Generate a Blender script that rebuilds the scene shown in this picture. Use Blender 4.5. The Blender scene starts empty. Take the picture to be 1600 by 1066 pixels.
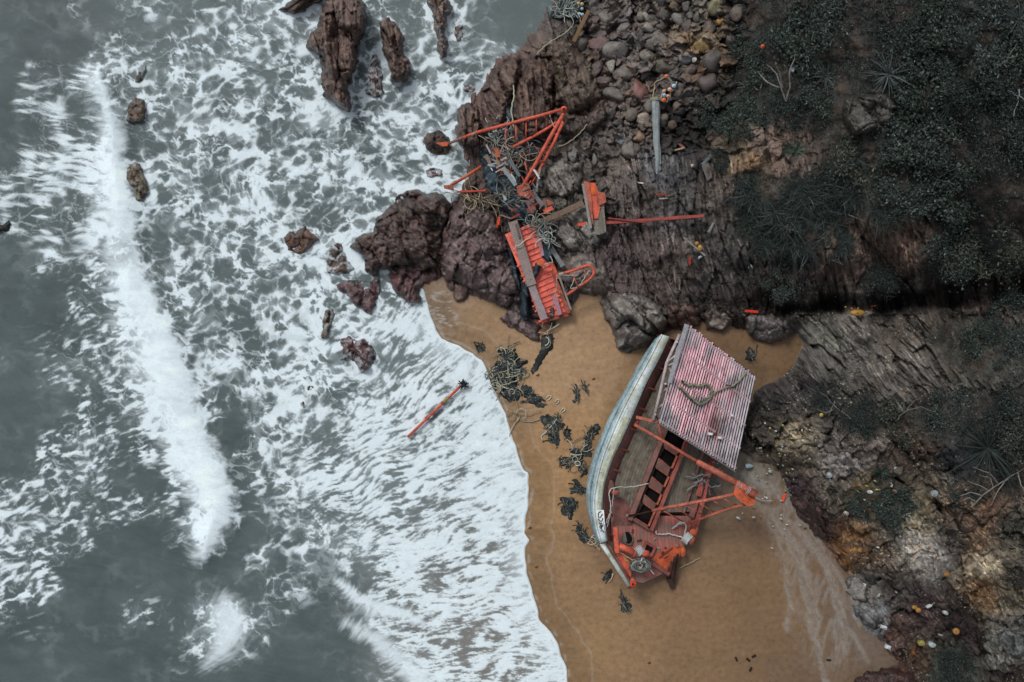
import bpy, bmesh, math, random
import numpy as np
from mathutils import Vector, Matrix
random.seed(7)
sc = bpy.context.scene
col = sc.collection
S = 0.035          # metres per photo pixel at sea level
H = 45.0           # camera height
W0, H0 = 1600, 1066

def P(px, py, z=0.0):
    """point of the place seen at photo pixel (px, py) that lies z metres above the sea"""
    k = (H - z) / H * S
    return Vector(((px - 800.0) * k, (533.0 - py) * k, z))

# ------------------------------------------------------------------ noise
def _hash(ix, iy, seed):
    h = (ix.astype(np.int64) * 374761393 + iy.astype(np.int64) * 668265263 + seed * 1274126177) & 0xffffffff
    h = ((h ^ (h >> 13)) * 1274126177) & 0xffffffff
    h = ((h ^ (h >> 16)) * 2246822519) & 0xffffffff
    h = h ^ (h >> 15)
    return (h & 0xffffff).astype(np.float32) / 16777216.0

def gn(x, y, seed=0):
    x = np.asarray(x, np.float32); y = np.asarray(y, np.float32)
    ix = np.floor(x); iy = np.floor(y)
    fx = x - ix; fy = y - iy
    ix = ix.astype(np.int32); iy = iy.astype(np.int32)
    u = fx * fx * fx * (fx * (fx * 6 - 15) + 10); v = fy * fy * fy * (fy * (fy * 6 - 15) + 10)
    def g(dx, dy):
        a = _hash(ix + dx, iy + dy, seed) * 6.2831853
        return np.cos(a) * (fx - dx) + np.sin(a) * (fy - dy)
    a = g(0, 0); b = g(1, 0); c = g(0, 1); d = g(1, 1)
    r = a + u * (b - a) + v * (c - a) + u * v * (a - b - c + d)
    return r * 1.5

def fbm(x, y, seed=0, o=4, gain=0.5, lac=2.03):
    r = 0; a = 1.0; s = 0
    for i in range(o):
        r = r + a * gn(x, y, seed + i * 17); s += a * a
        x = x * lac + 11.3; y = y * lac + 5.7; a *= gain
    return r / math.sqrt(s)

def ridged(x, y, seed=0, o=4, gain=0.55):
    r = 0; a = 1.0; s = 0
    for i in range(o):
        r = r + a * (1 - np.abs(gn(x, y, seed + i * 17)) * 2.0); s += a
        x = x * 2.07 + 3.1; y = y * 2.07 + 9.2; a *= gain
    return r / s

def worley(x, y, seed=0):
    x = np.asarray(x, np.float32); y = np.asarray(y, np.float32)
    ix = np.floor(x).astype(np.int32); iy = np.floor(y).astype(np.int32)
    f1 = np.full(x.shape, 9.0, np.float32); f2 = f1.copy(); cid = np.zeros(x.shape, np.float32)
    for dx in (-1, 0, 1):
        for dy in (-1, 0, 1):
            jx = ix + dx; jy = iy + dy
            d = np.hypot(jx + _hash(jx, jy, seed) - x, jy + _hash(jx, jy, seed + 5) - y)
            c = _hash(jx, jy, seed + 9)
            n = d < f1
            f2 = np.where(n, f1, np.minimum(f2, d)); cid = np.where(n, c, cid); f1 = np.where(n, d, f1)
    return f1, f2, cid

def facets(x, y, seed=0):
    """tilted planes, one per irregular cell: the broken faces of rock"""
    x = np.asarray(x, np.float32); y = np.asarray(y, np.float32)
    ix = np.floor(x).astype(np.int32); iy = np.floor(y).astype(np.int32)
    f1 = np.full(x.shape, 9.0, np.float32); f2 = f1.copy(); z = np.zeros(x.shape, np.float32); cid = z.copy()
    for dx in (-1, 0, 1):
        for dy in (-1, 0, 1):
            jx = ix + dx; jy = iy + dy
            ex = x - jx - _hash(jx, jy, seed); ey = y - jy - _hash(jx, jy, seed + 5)
            d = np.hypot(ex, ey); c = _hash(jx, jy, seed + 9)
            pl = (_hash(jx, jy, seed + 21) - .5) * ex * 2.2 + (_hash(jx, jy, seed + 23) - .5) * ey * 2.2 + (c - .5) * 0.9
            n = d < f1
            f2 = np.where(n, f1, np.minimum(f2, d)); z = np.where(n, pl, z); cid = np.where(n, c, cid); f1 = np.where(n, d, f1)
    return z, f2 - f1, cid

def sst(a, b, x):
    t = np.clip((x - a) / (b - a), 0, 1)
    return t * t * (3 - 2 * t)

def rank(f, lo=None):
    q = np.linspace(0, 1, 201)
    s = f.ravel()[:: max(1, f.size // 60000)]
    v = np.quantile(s, q)
    return np.interp(f, v, q).astype(np.float32)

# coarse maps over the whole place, sampled bilinearly
CX = np.arange(-420, 2040, 4.0); CY = np.arange(-420, 1500, 4.0)
CGX, CGY = np.meshgrid(CX, CY)
def samp(m, X, Y):
    fx = np.clip((X - CX[0]) / 4.0, 0, len(CX) - 1.001); fy = np.clip((Y - CY[0]) / 4.0, 0, len(CY) - 1.001)
    ix = fx.astype(np.int32); iy = fy.astype(np.int32); fx = (fx - ix); fy = (fy - iy)
    if m.ndim == 3: fx = fx[..., None]; fy = fy[..., None]
    return ((m[iy, ix] * (1 - fx) + m[iy, ix + 1] * fx) * (1 - fy) + (m[iy + 1, ix] * (1 - fx) + m[iy + 1, ix + 1] * fx) * fy)

def seg_dist(X, Y, a, b):
    dx = b[0] - a[0]; dy = b[1] - a[1]; L = dx * dx + dy * dy + 1e-9
    t = np.clip(((X - a[0]) * dx + (Y - a[1]) * dy) / L, 0, 1)
    return np.hypot(X - a[0] - t * dx, Y - a[1] - t * dy), t

def poly_sdf(X, Y, poly):
    d = np.full(X.shape, 1e9); ins = np.zeros(X.shape, bool)
    n = len(poly)
    for i in range(n):
        a = poly[i]; b = poly[(i + 1) % n]
        d = np.minimum(d, seg_dist(X, Y, a, b)[0])
        c = (a[1] > Y) != (b[1] > Y)
        with np.errstate(divide='ignore', invalid='ignore'):
            ins ^= c & (X < (b[0] - a[0]) * (Y - a[1]) / (b[1] - a[1] + 1e-12) + a[0])
    return np.where(ins, -d, d)

def stroke(X, Y, pts):
    """pts (x, y, half width): signed distance to a thick line"""
    d = np.full(X.shape, 1e9)
    for a, b in zip(pts[:-1], pts[1:]):
        q, t = seg_dist(X, Y, a, b)
        d = np.minimum(d, q - (a[2] + (b[2] - a[2]) * t))
    return d

def shepard(X, Y, pts, p=3.0, r=12.0):
    num = 0; den = 0
    for q in pts:
        w = 1.0 / ((X - q[0]) ** 2 + (Y - q[1]) ** 2 + r * r) ** (p / 2)
        v = np.array(q[2:], float)
        num = num + (w[..., None] * v if len(v) > 1 else w * v[0]); den = den + w
    return num / (den[..., None] if num.ndim == 3 else den)

def grid_sample(rows, x0, y0, st, X, Y):
    g = np.array(rows, float)
    fx = np.clip((X - x0) / st, 0, g.shape[1] - 1.001); fy = np.clip((Y - y0) / st, 0, g.shape[0] - 1.001)
    ix = fx.astype(int); iy = fy.astype(int); fx = fx - ix; fy = fy - iy
    fx = fx * fx * (3 - 2 * fx); fy = fy * fy * (3 - 2 * fy)
    return (g[iy, ix] * (1 - fx) + g[iy, ix + 1] * fx) * (1 - fy) + (g[iy + 1, ix] * (1 - fx) + g[iy + 1, ix + 1] * fx) * fy

def lin(c):
    if isinstance(c, str):
        c = [int(c[i:i + 2], 16) / 255 for i in (0, 2, 4)]
    return tuple((v / 12.92 if v <= 0.04045 else ((v + 0.055) / 1.055) ** 2.4) for v in c)
def linf(c, f=1.0): return tuple(v * f for v in lin(c))

def axis(segs):
    out = []
    for a, b, st in segs:
        out += list(np.arange(a, b, st))
    out.append(segs[-1][1])
    return np.array(out, float)
# ------------------------------------------------------------------ the sea
# swash front: foam ends here on the sand
WATER_EDGE = [(862,-400),(866,0),(862,20),(845,48),(815,78),(790,92),(770,110),(755,135),(735,170),(722,225),(745,262),
 (720,300),(690,330),(660,400),(650,446),(662,452),(664,470),(676,505),(692,532),(715,541),(738,552),(756,570),(765,592),
 (782,632),(797,672),(808,712),(818,736),(826,741),(824,770),(825,790),(821,812),(818,832),(828,845),(818,855),(820,878),
 (824,900),(836,940),(842,968),(858,985),(872,1010),(882,1040),(888,1070),(893,1110),(915,1200),(930,1300),(940,1500)]
SEA_POLY = WATER_EDGE + [(-3000,1500),(-3000,-400)]
FOAM = """
010416532466755437322211
011222234567655525422211
012245456776654543443211
134575456644733436551111
044254556555776565644111
025583567645655556651111
146693446566655565661111
546693444576556667751111
535696457676557756651111
144488235566458766651111
026368467656657765551111
121258566556655655551111
111438854457756788651111
122347853446764788775111
213447975556764567988811
013327986558665788998111
000424884247665767899711
013542796157677788899911
024542498356666788889991
444432169556676778889991
654434339435567777889991
654410038225578788899911
653100102141564577777899
554102112225444777788999
422003324843137877788999
122001125631002477678899
000001122320002377687899
000001011100002367687899
"""
FOAM_ROWS = [[int(c) for c in r] for r in FOAM.strip().split()]

def streak(X, Y, ang, sx, sy, seed, o=4):
    c, s = math.cos(ang), math.sin(ang)
    u = X * c + Y * s; v = -X * s + Y * c
    w = 14 * gn(u / 70, v / 40, seed + 91)
    v = v + w
    return fbm(u / sx, v / sy, seed, o, 0.6)

def shiftmean(A, dx, dy, n):
    """average along a direction; edges clamp"""
    out = 0
    for k in range(n):
        t = k - (n - 1) / 2
        sx = int(round(dx * t)); sy = int(round(dy * t))
        B = np.roll(A, (sy, sx), (0, 1))
        out = out + B
    return out / n

def sea_fields(X, Y):
    """foam 0..1, brightness variation, wave height (X, Y photo pixels)"""
    wx = 15 * fbm(X / 80, Y / 80, 3, 3) + 7 * fbm(X / 22, Y / 22, 4, 3) + 2.5 * fbm(X / 7, Y / 7, 8, 2)
    wy = 15 * fbm(X / 80, Y / 80, 5, 3) + 7 * fbm(X / 22, Y / 22, 6, 3) + 2.5 * fbm(X / 7, Y / 7, 9, 2)
    U = X + wx; V = Y + wy
    D = grid_sample(FOAM_ROWS, 0, 0, 40, X + wx * 0.9, Y + wy * 0.9) / 9.0
    # torn lace: round holes of three sizes in a white field
    U2 = X + 0.75 * wx; V2 = Y + 0.75 * wy
    def cell(sx, sy, sh, seed, U=U2, V=V2):
        f1, f2, c1 = worley(U / sx, V / sy, seed)
        return np.exp(-((f2 - f1) / sh)), np.clip(f1 / (0.45 + 0.5 * c1), 0, 1.3)
    wall, r1 = cell(22, 16, 0.15, 11); wall2, r2 = cell(10, 8, 0.18, 13); wall3, r3 = cell(46, 32, 0.12, 17)
    _w, r4 = cell(6.5, 5.5, 0.2, 19)
    rg = ridged(U / 34, V / 26, 21, 6, 0.62)
    rg2 = ridged(X / 10 + 0.12 * wx, Y / 8 + 0.12 * wy, 25, 4, 0.6)
    big = fbm(X / 60, Y / 60, 31, 3)
    patch = sst(-0.4, 0.5, fbm(X / 50, Y / 50, 33, 3))
    fine = 0.62 * r1 * (0.4 + patch) + 0.42 * r2 + 0.26 * r4 + 0.45 * r3 * (1.3 - patch) + 0.75 * rg + 0.30 * rg2 + 0.22 * big + 0.22 * wall + 0.15 * wall2
    k = sst(0.05, 0.55, fbm(X / 70, Y / 55, 57, 3))
    fine = fine * (1 - k) + (shiftmean(fine, 1.4, -0.9, 5) * 1.12) * k
    fine = 0.5 * fine + 0.25 * (shiftmean(fine, 1, 0, 2) + shiftmean(fine, 0, 1, 2))
    lace = rank(fine)
    veil = rank(0.5 * shiftmean(wall, 1.0, 0.7, 3) + 0.5 * wall3 + 1.0 * ridged(U / 46, V / 34, 23, 4, 0.55) + 0.45 * big + 0.15 * streak(X, Y, 0.75, 40, 9, 29, 3))
    # swash streaks, three headings
    def holes(ang, seed):
        a = streak(X, Y, ang, 34, 7.0, seed, 4) * 0.9 + 0.45 * streak(X, Y, ang, 14, 3.6, seed + 50, 3)
        return rank(a + 0.35 * big)
    s_a = holes(-0.80, 61); s_b = holes(-0.42, 67); s_c = holes(-0.12, 71)
    ty = np.clip((Y - 560) / 420.0, 0, 1)
    wa = np.clip(1 - ty * 2.2, 0, 1); wc = np.clip(ty * 2 - 1, 0, 1); wb = 1 - wa - wc
    sw = np.sqrt(wa ** 2 + wb ** 2 + wc ** 2)
    swash = 0.5 + ((s_a - .5) * wa + (s_b - .5) * wb + (s_c - .5) * wc) / sw
    # sweep seaward: wind-drawn streaks on the outer sea
    s_h = rank(streak(X, Y, 0.08, 46, 9, 81, 5) * 0.45 + shiftmean(0.9 * ridged(U / 34, V / 20, 83, 5, 0.6) + 0.5 * wall, 2.2, 0.3, 7) + 0.35 * big)
    s_l = rank(streak(X, Y, -0.5, 30, 7, 86, 5) * 0.35 + shiftmean(0.9 * ridged(U / 30, V / 20, 88, 5, 0.62) + 0.4 * wall + 0.3 * wall2, 1.2, -0.8, 4))
    dw = poly_sdf(CGX, CGY, [(600,455),(560,520),(565,600),(470,640),(430,700),(470,800),(540,890),(560,960),(560,1500),(1000,1500),(1000,400)])
    w_sw = sst(45, -70, samp(dw, X, Y) + 0.8 * wx)
    dl = poly_sdf(CGX, CGY, [(-400,90),(60,100),(150,90),(165,330),(150,420),(60,430),(-400,420)])
    w_h = sst(30, -30, samp(dl, X, Y) + wx)
    dq = poly_sdf(CGX, CGY, [(-400,430),(140,400),(220,600),(290,760),(300,1500),(-400,1500)])
    w_l = sst(30, -30, samp(dq, X, Y) + wx)
    f = lace * (1 - w_h) + s_h * w_h
    f = f * (1 - w_l) + s_l * w_l
    f = f * (1 - w_sw) + (swash * 0.78 + lace * 0.22) * w_sw
    rk = np.full(CGX.shape, 1e9)
    for r_ in SEA_R: rk = np.minimum(rk, poly_sdf(CGX, CGY, r_[1]))
    rk = np.minimum(rk, np.abs(samp(poly_sdf(CGX, CGY, [(546,385),(585,345),(645,296),(704,318),(700,340),(660,475),(606,440),(570,424)]), CGX, CGY)))
    rk = samp(rk, X + 0.5 * wx, Y + 0.5 * wy)
    D = D + 0.30 * np.exp(-(np.maximum(rk, 0) / 9.0) ** 2) * (0.6 + 0.8 * (patch - .3))
    D = np.clip(D, 0, 1)
    cov = np.clip(D * 1.04 - 0.06, 0.0, 1)
    cov = cov ** (1.1 + 0.38 * (1 - w_sw))
    cov = np.where(w_sw > 0.5, np.maximum(cov, 0), cov)
    thr = 1 - cov
    soft = 0.16 + 0.14 * w_sw + 0.10 * w_h + 0.10 * sst(0.0, 0.6, fbm(X / 70, Y / 70, 55, 2))
    g = veil * (1 - w_sw) * (1 - w_h) * (1 - w_l) + f * (1 - (1 - w_sw) * (1 - w_h) * (1 - w_l))
    a = np.clip(0.24 * sst(-0.34, 0.30, g - thr) + 0.82 * sst(-soft * 0.75, soft * 1.6, f - thr + 0.16 * (g - 0.5)), 0, 1)
    a = np.where(w_sw > 0, a * (1 - w_sw) + w_sw * np.clip(0.06 + 0.22 * g + 0.76 * sst(-0.13, 0.24, f - thr - 0.07), 0, 1), a)
    a = a * sst(0.02, 0.16, cov)
    thread = np.clip(0.40 * sst(0.84, 0.98, rank(rg)) + 0.5 * sst(0.5, 0.9, wall) * patch + 0.55 * sst(0.45, 0.9, wall3) * (1 - patch), 0, .7) * sst(0.03, 0.35, cov)
    a = np.maximum(a, thread * (1 - w_sw))
    a = a * (1 - 0.28 * sst(0.1, -0.5, rg2 - 0.2) * (1 - w_sw))
    # wisps: the lace drawn out along slowly turning currents
    th = 2.4 * fbm(X / 150, Y / 130, 151, 2) - 0.5
    ll = 0; gx = (np.arange(X.shape[1])[None, :] + 0 * X).astype(np.float32); gy = (np.arange(X.shape[0])[:, None] + 0 * X).astype(np.float32)
    ct, st_ = np.cos(th), np.sin(th)
    for kk in range(-3, 4):
        qx = np.clip(gx + ct * kk * 1.25, 0, X.shape[1] - 1.01); qy = np.clip(gy + st_ * kk * 1.25, 0, X.shape[0] - 1.01)
        ix = qx.astype(np.int32); iy = qy.astype(np.int32); fx = qx - ix; fy = qy - iy
        ll = ll + (a[iy, ix] * (1 - fx) + a[iy, ix + 1] * fx) * (1 - fy) + (a[iy + 1, ix] * (1 - fx) + a[iy + 1, ix + 1] * fx) * fy
    ll = ll / 7
    wsp = sst(-0.45, 0.35, fbm(X / 60, Y / 50, 155, 3)) * (1 - 0.7 * w_sw) * 0.42
    a = a * (1 - wsp) + np.clip((ll - .5) * 1.12 + .5, 0, 1) * wsp
    # crest of the breaker
    hs = streak(X, Y, 0.06, 60, 9.0, 101, 4)
    hs2 = streak(X, Y, 0.10, 26, 9.0, 104, 3)
    band = [(150,118,8),(158,140,16),(172,180,15),(176,230,20),(180,290,28),(186,340,30),(192,400,28),(202,440,30),(217,480,36),(232,520,42),(248,560,44),
            (266,610,40),(280,650,36),(300,700,36),(318,740,40),(334,775,34),(335,805,30),(322,840,20),(316,866,12)]
    db = samp(stroke(CGX, CGY, band), X, Y)
    bandc = np.interp(Y, [b[1] for b in band], [b[0] for b in band])
    left = X < bandc
    edge = np.where(left, 15 * hs + 9 * hs2, 3 * hs + 5 * hs2) + 9 * fbm(X / 26, Y / 26, 107, 4) + 4
    wid = np.where(left, 30.0, 11.0)
    bnd = sst(wid * 0.95, -wid * 0.8, db + edge)
    # the hollows seen inside the crest near its head and a soft fade of its seaward half
    hol = np.exp(-(((X - 183) / 13) ** 2 + ((Y - 158) / 22) ** 2)) + 0.35 * np.exp(-(((X - 195) / 22) ** 2 + ((Y - 392) / 26) ** 2)) \
        + 0.38 * np.exp(-(((X - 205) / 26) ** 2 + ((Y - 525) / 30) ** 2)) + 0.5 * np.exp(-(((X - 270) / 20) ** 2 + ((Y - 785) / 12) ** 2))
    bnd = bnd * (1 - np.clip(hol, 0, 0.9)) * np.clip(0.96 + 0.07 * hs + 0.09 * streak(X, Y, 0.1, 60, 22, 135, 3), 0, 1)
    blob = [(352,945,16),(352,965,30),(358,985,30),(345,1015,20),(322,1038,6)]
    hb = streak(X, Y, -0.7, 40, 6, 111, 4)
    dbl = samp(stroke(CGX, CGY, blob), X, Y)
    bl = sst(18, -24, dbl + 9 * hb + 5 * hs2) * (0.92 + 0.1 * hb)
    ln = [(528,908,4),(560,935,7),(600,952,8),(640,962,7),(662,975,2)]
    dln = samp(stroke(CGX, CGY, ln), X, Y)
    l1 = 0.95 * sst(9, -5, dln + 7 * streak(X, Y, -0.9, 30, 7, 115, 3))
    ln2 = [(545,975,4),(580,995,10),(620,1025,16),(660,1066,18),(720,1180,22)]
    l2 = 0.85 * sst(16, -12, samp(stroke(CGX, CGY, ln2), X, Y) + 12 * hb)
    under = 0.75 * sst(20, 0, samp(stroke(CGX, CGY, [(505,880,14),(520,950,22),(560,965,6)]), X, Y) + 10 * hb)
    a = a * (1 - under)
    # lay the crest, blob and streak foam over the lace
    a = np.maximum.reduce([a, bnd, bl, l1, l2])
    # swash lip
    lip = samp(poly_sdf(CGX, CGY, SEA_POLY), X + 3.0 * gn(X / 22, Y / 22, 121), Y + 3.0 * gn(X / 15, Y / 15, 122))
    onb = sst(470, 500, Y) * sst(560, 640, X)
    a = np.maximum(a, onb * sst(-6, -2.5, lip) * 0.98)
    a = np.maximum(a, onb * sst(-60, -5, lip) * (0.55 + 0.4 * swash))
    rag = np.where(Y < 470, sst(-14, -2, lip + 5 * gn(X / 9, Y / 9, 124)) * sst(0.25, 0.5, D), 0)
    a = np.maximum(a, rag * 0.7)
    haze = sst(0.1, 0.9, D) * 0.055 + 0.09 * sst(0.35, 0.8, ridged(U / 70, V / 45, 137, 5, .6)) * sst(-.4, .5, big) + 0.02 * sst(-0.5, 0.8, fbm(X / 120, Y / 80, 131, 4))
    tex = 0.5 + 0.16 * fbm(U / 14, V / 10, 133, 4) + bnd * (0.28 + 0.20 * streak(X, Y, 0.1, 60, 22, 135, 3) + 0.10 * hs)
    h = 0.5 * sst(26, -34, db)  + 0.03 * fbm(X / 90, Y / 60, 141, 2)
    return np.clip(a, 0, 1), haze, tex, h, lip, D
# ------------------------------------------------------------------ mesh helpers
def mesh_np(name, V, F, cols=None, uvs=None, smooth=True):
    me = bpy.data.meshes.new(name)
    V = np.asarray(V, np.float32); F = np.asarray(F, np.int32)
    me.vertices.add(len(V)); me.vertices.foreach_set('co', V.ravel())
    k = F.shape[1]
    me.loops.add(F.size); me.loops.foreach_set('vertex_index', F.ravel())
    me.polygons.add(len(F)); me.polygons.foreach_set('loop_start', np.arange(0, F.size, k, dtype=np.int32))
    if smooth: me.polygons.foreach_set('use_smooth', np.ones(len(F), bool))
    me.update(calc_edges=True)
    if cols is not None:
        c = np.ones((len(V), 4), np.float32); cols = np.asarray(cols, np.float32); c[:, :cols.shape[1]] = cols
        at = me.color_attributes.new('Col', 'FLOAT_COLOR', 'POINT'); at.data.foreach_set('color', c.ravel())
    if uvs is not None:
        at = me.attributes.new('flow', 'FLOAT_VECTOR', 'POINT')
        u = np.zeros((len(V), 3), np.float32); u[:, :2] = uvs; at.data.foreach_set('vector', u.ravel())
    return me

def link(name, me, mat, parent=None):
    o = bpy.data.objects.new(name, me); col.objects.link(o)
    if mat is not None and not me.materials: me.materials.append(mat)
    if parent is not None: o.parent = parent
    return o

def tag(o, label=None, cat=None, group=None, kind=None):
    if label: o['label'] = label
    if cat: o['category'] = cat
    if group: o['group'] = group
    if kind: o['kind'] = kind
    return o

def empty(name, loc, label=None, cat=None, group=None):
    o = bpy.data.objects.new(name, None); col.objects.link(o); o.location = loc; o.empty_display_size = 0.2
    return tag(o, label, cat, group)

def copy_tree(o, parent=None):
    c = o.copy(); col.objects.link(c)
    if parent is not None: c.parent = parent
    for ch in list(o.children): copy_tree(ch, c)
    return c

class MB:
    """collects shapes (world metres) into one mesh"""
    def __init__(s): s.v = []; s.f = []; s.c = []
    def add(s, v, f, c=None):
        n = len(s.v); s.v += [tuple(p) for p in v]; s.f += [tuple(i + n for i in q) for q in f]
        s.c += [c if c is not None else (1, 1, 1)] * len(v)
        return s
    def quad(s, a, b, c, d, th=0.0, colr=None):
        """slab with top face a b c d and thickness th"""
        a, b, c, d = map(Vector, (a, b, c, d))
        if th <= 0: return s.add([a, b, c, d], [(0, 1, 2, 3)], colr)
        n = (b - a).cross(d - a)
        if n.z < 0: n = -n
        n = n.normalized() * th if n.length > 1e-9 else Vector((0, 0, th))
        v = [a, b, c, d, a - n, b - n, c - n, d - n]
        return s.add(v, [(0, 1, 2, 3), (7, 6, 5, 4), (0, 4, 5, 1), (1, 5, 6, 2), (2, 6, 7, 3), (3, 7, 4, 0)], colr)
    def beam(s, a, b, w, h, up=(0, 0, 1), colr=None, n=1, wob=0.0):
        a = Vector(a); b = Vector(b); d = (b - a).normalized(); u = Vector(up)
        r = d.cross(u)
        if r.length < 1e-4: r = d.cross(Vector((1, 0, 0)))
        r.normalize(); u = r.cross(d).normalized()
        v = []; f = []
        for i in range(n + 1):
            p = a.lerp(b, i / n)
            ww = w * (1 + random.uniform(-wob, wob)); hh = h * (1 + random.uniform(-wob, wob))
            for sx, sz in ((-1, -1), (1, -1), (1, 1), (-1, 1)): v.append(p + r * (sx * ww / 2) + u * (sz * hh / 2))
            if i:
                k = (i - 1) * 4
                for j in range(4): f.append((k + j, k + (j + 1) % 4, k + 4 + (j + 1) % 4, k + 4 + j))
        f.append((3, 2, 1, 0)); k = n * 4; f.append((k, k + 1, k + 2, k + 3))
        return s.add(v, f, colr)
    def tube(s, pts, r, sides=6, colr=None, r1=None):
        pts = [Vector(p) for p in pts]; n = len(pts); v = []; f = []
        ref = Vector((0, 0, 1)); prev = None
        for i, p in enumerate(pts):
            d = (pts[min(i + 1, n - 1)] - pts[max(i - 1, 0)])
            d = d.normalized() if d.length > 1e-9 else Vector((1, 0, 0))
            if prev is None:
                x = d.cross(ref)
                if x.length < 0.05: x = d.cross(Vector((1, 0, 0)))
            else: x = prev - d * prev.dot(d)
            x = x.normalized() if x.length > 1e-6 else Vector((1, 0, 0)); prev = x; y = d.cross(x)
            rr = r if r1 is None else r + (r1 - r) * i / max(1, n - 1)
            for k in range(sides):
                a = 2 * math.pi * k / sides; v.append(p + x * (math.cos(a) * rr) + y * (math.sin(a) * rr))
            if i:
                b0 = (i - 1) * sides
                for k in range(sides): f.append((b0 + k, b0 + (k + 1) % sides, b0 + sides + (k + 1) % sides, b0 + sides + k))
        f.append(tuple(range(sides - 1, -1, -1))); f.append(tuple((n - 1) * sides + k for k in range(sides)))
        return s.add(v, f, colr)
    def ball(s, c, r, colr=None, sx=1, sy=1, sz=1, n=8):
        v = []; f = []; c = Vector(c)
        for i in range(n + 1):
            t = math.pi * i / n
            for j in range(2 * n):
                a = math.pi * j / n
                v.append(c + Vector((math.sin(t) * math.cos(a) * r * sx, math.sin(t) * math.sin(a) * r * sy, math.cos(t) * r * sz)))
        for i in range(n):
            for j in range(2 * n):
                f.append((i * 2 * n + j, (i + 1) * 2 * n + j, (i + 1) * 2 * n + (j + 1) % (2 * n), i * 2 * n + (j + 1) % (2 * n)))
        return s.add(v, f, colr)
    def build(s, name, mat, parent=None, smooth=False, bevel=0.0):
        me = bpy.data.meshes.new(name)
        off = parent_loc(parent)
        me.from_pydata([(x - off[0], y - off[1], z - off[2]) for x, y, z in s.v], [], s.f)
        at = me.color_attributes.new('Col', 'FLOAT_COLOR', 'POINT')
        at.data.foreach_set('color', np.array([(*c, 1.0) for c in s.c], np.float32).ravel())
        if smooth: me.polygons.foreach_set('use_smooth', np.ones(len(me.polygons), bool))
        me.update()
        o = link(name, me, mat, parent)
        if bevel:
            m = o.modifiers.new('edge', 'BEVEL'); m.width = bevel; m.segments = 2; m.limit_method = 'ANGLE'
        return o

def parent_loc(p):
    v = Vector((0, 0, 0))
    while p is not None: v = v + p.location; p = p.parent
    return v

# ------------------------------------------------------------------ materials
def mat_new(name):
    m = bpy.data.materials.new(name); m.use_nodes = True
    nt = m.node_tree; b = nt.nodes['Principled BSDF']
    return m, nt, b
def N(nt, t, **k):
    n = nt.nodes.new(t)
    for a, v in k.items(): setattr(n, a, v)
    return n
def noise_node(nt, vec, scale, detail=6, rough=0.6, dist=0.0):
    n = N(nt, 'ShaderNodeTexNoise'); n.inputs['Scale'].default_value = scale; n.inputs['Detail'].default_value = detail
    n.inputs['Roughness'].default_value = rough; n.inputs['Distortion'].default_value = dist
    if vec is not None: nt.links.new(vec, n.inputs['Vector'])
    return n.outputs['Fac']
def ramp(nt, fac, stops):
    r = N(nt, 'ShaderNodeValToRGB'); e = r.color_ramp.elements
    while len(e) < len(stops): e.new(0.5)
    for i, (p, c) in enumerate(stops): e[i].position = p; e[i].color = (*c, 1) if len(c) == 3 else c
    nt.links.new(fac, r.inputs['Fac']); return r.outputs['Color']
def mixc(nt, fac, a, b, mode='MIX'):
    n = N(nt, 'ShaderNodeMix', data_type='RGBA', blend_type=mode)
    for sock, v in ((n.inputs[0], fac), (n.inputs[6], a), (n.inputs[7], b)):
        if isinstance(v, (int, float)): sock.default_value = v
        elif isinstance(v, tuple): sock.default_value = (*v, 1) if len(v) == 3 else v
        else: nt.links.new(v, sock)
    return n.outputs[2]
def bump(nt, b, h, strength=0.5, dist=0.02):
    n = N(nt, 'ShaderNodeBump'); n.inputs['Strength'].default_value = strength; n.inputs['Distance'].default_value = dist
    nt.links.new(h, n.inputs['Height']); nt.links.new(n.outputs['Normal'], b.inputs['Normal'])

def attr_mat(name, lo=0.6, hi=1.35, sc_=14, rough=0.75, bstr=0.6, bdist=0.05, spec=0.3, wet=False):
    """colour comes from the surface's own 'Col' data, broken up by two scales of noise"""
    m, nt, b = mat_new(name)
    at = N(nt, 'ShaderNodeAttribute', attribute_name='Col'); g = N(nt, 'ShaderNodeNewGeometry').outputs['Position']
    n1 = noise_node(nt, g, sc_, 8, 0.7); n2 = noise_node(nt, g, sc_ * 0.17, 4, 0.6)
    k = ramp(nt, n1, [(0.3, (lo,) * 3), (0.7, (hi,) * 3)])
    k2 = ramp(nt, n2, [(0.3, (0.85, 0.85, 0.87)), (0.7, (1.13, 1.12, 1.1))])
    c = mixc(nt, 1.0, at.outputs['Color'], k, 'MULTIPLY'); c = mixc(nt, 1.0, c, k2, 'MULTIPLY')
    nt.links.new(c, b.inputs['Base Color'])
    b.inputs['Roughness'].default_value = rough; b.inputs['Specular IOR Level'].default_value = spec
    if wet:
        r = ramp(nt, n2, [(0.35, (0.25,) * 3), (0.65, (rough,) * 3)]); nt.links.new(r, b.inputs['Roughness'])
    bump(nt, b, n1, bstr, bdist)
    return m

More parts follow.
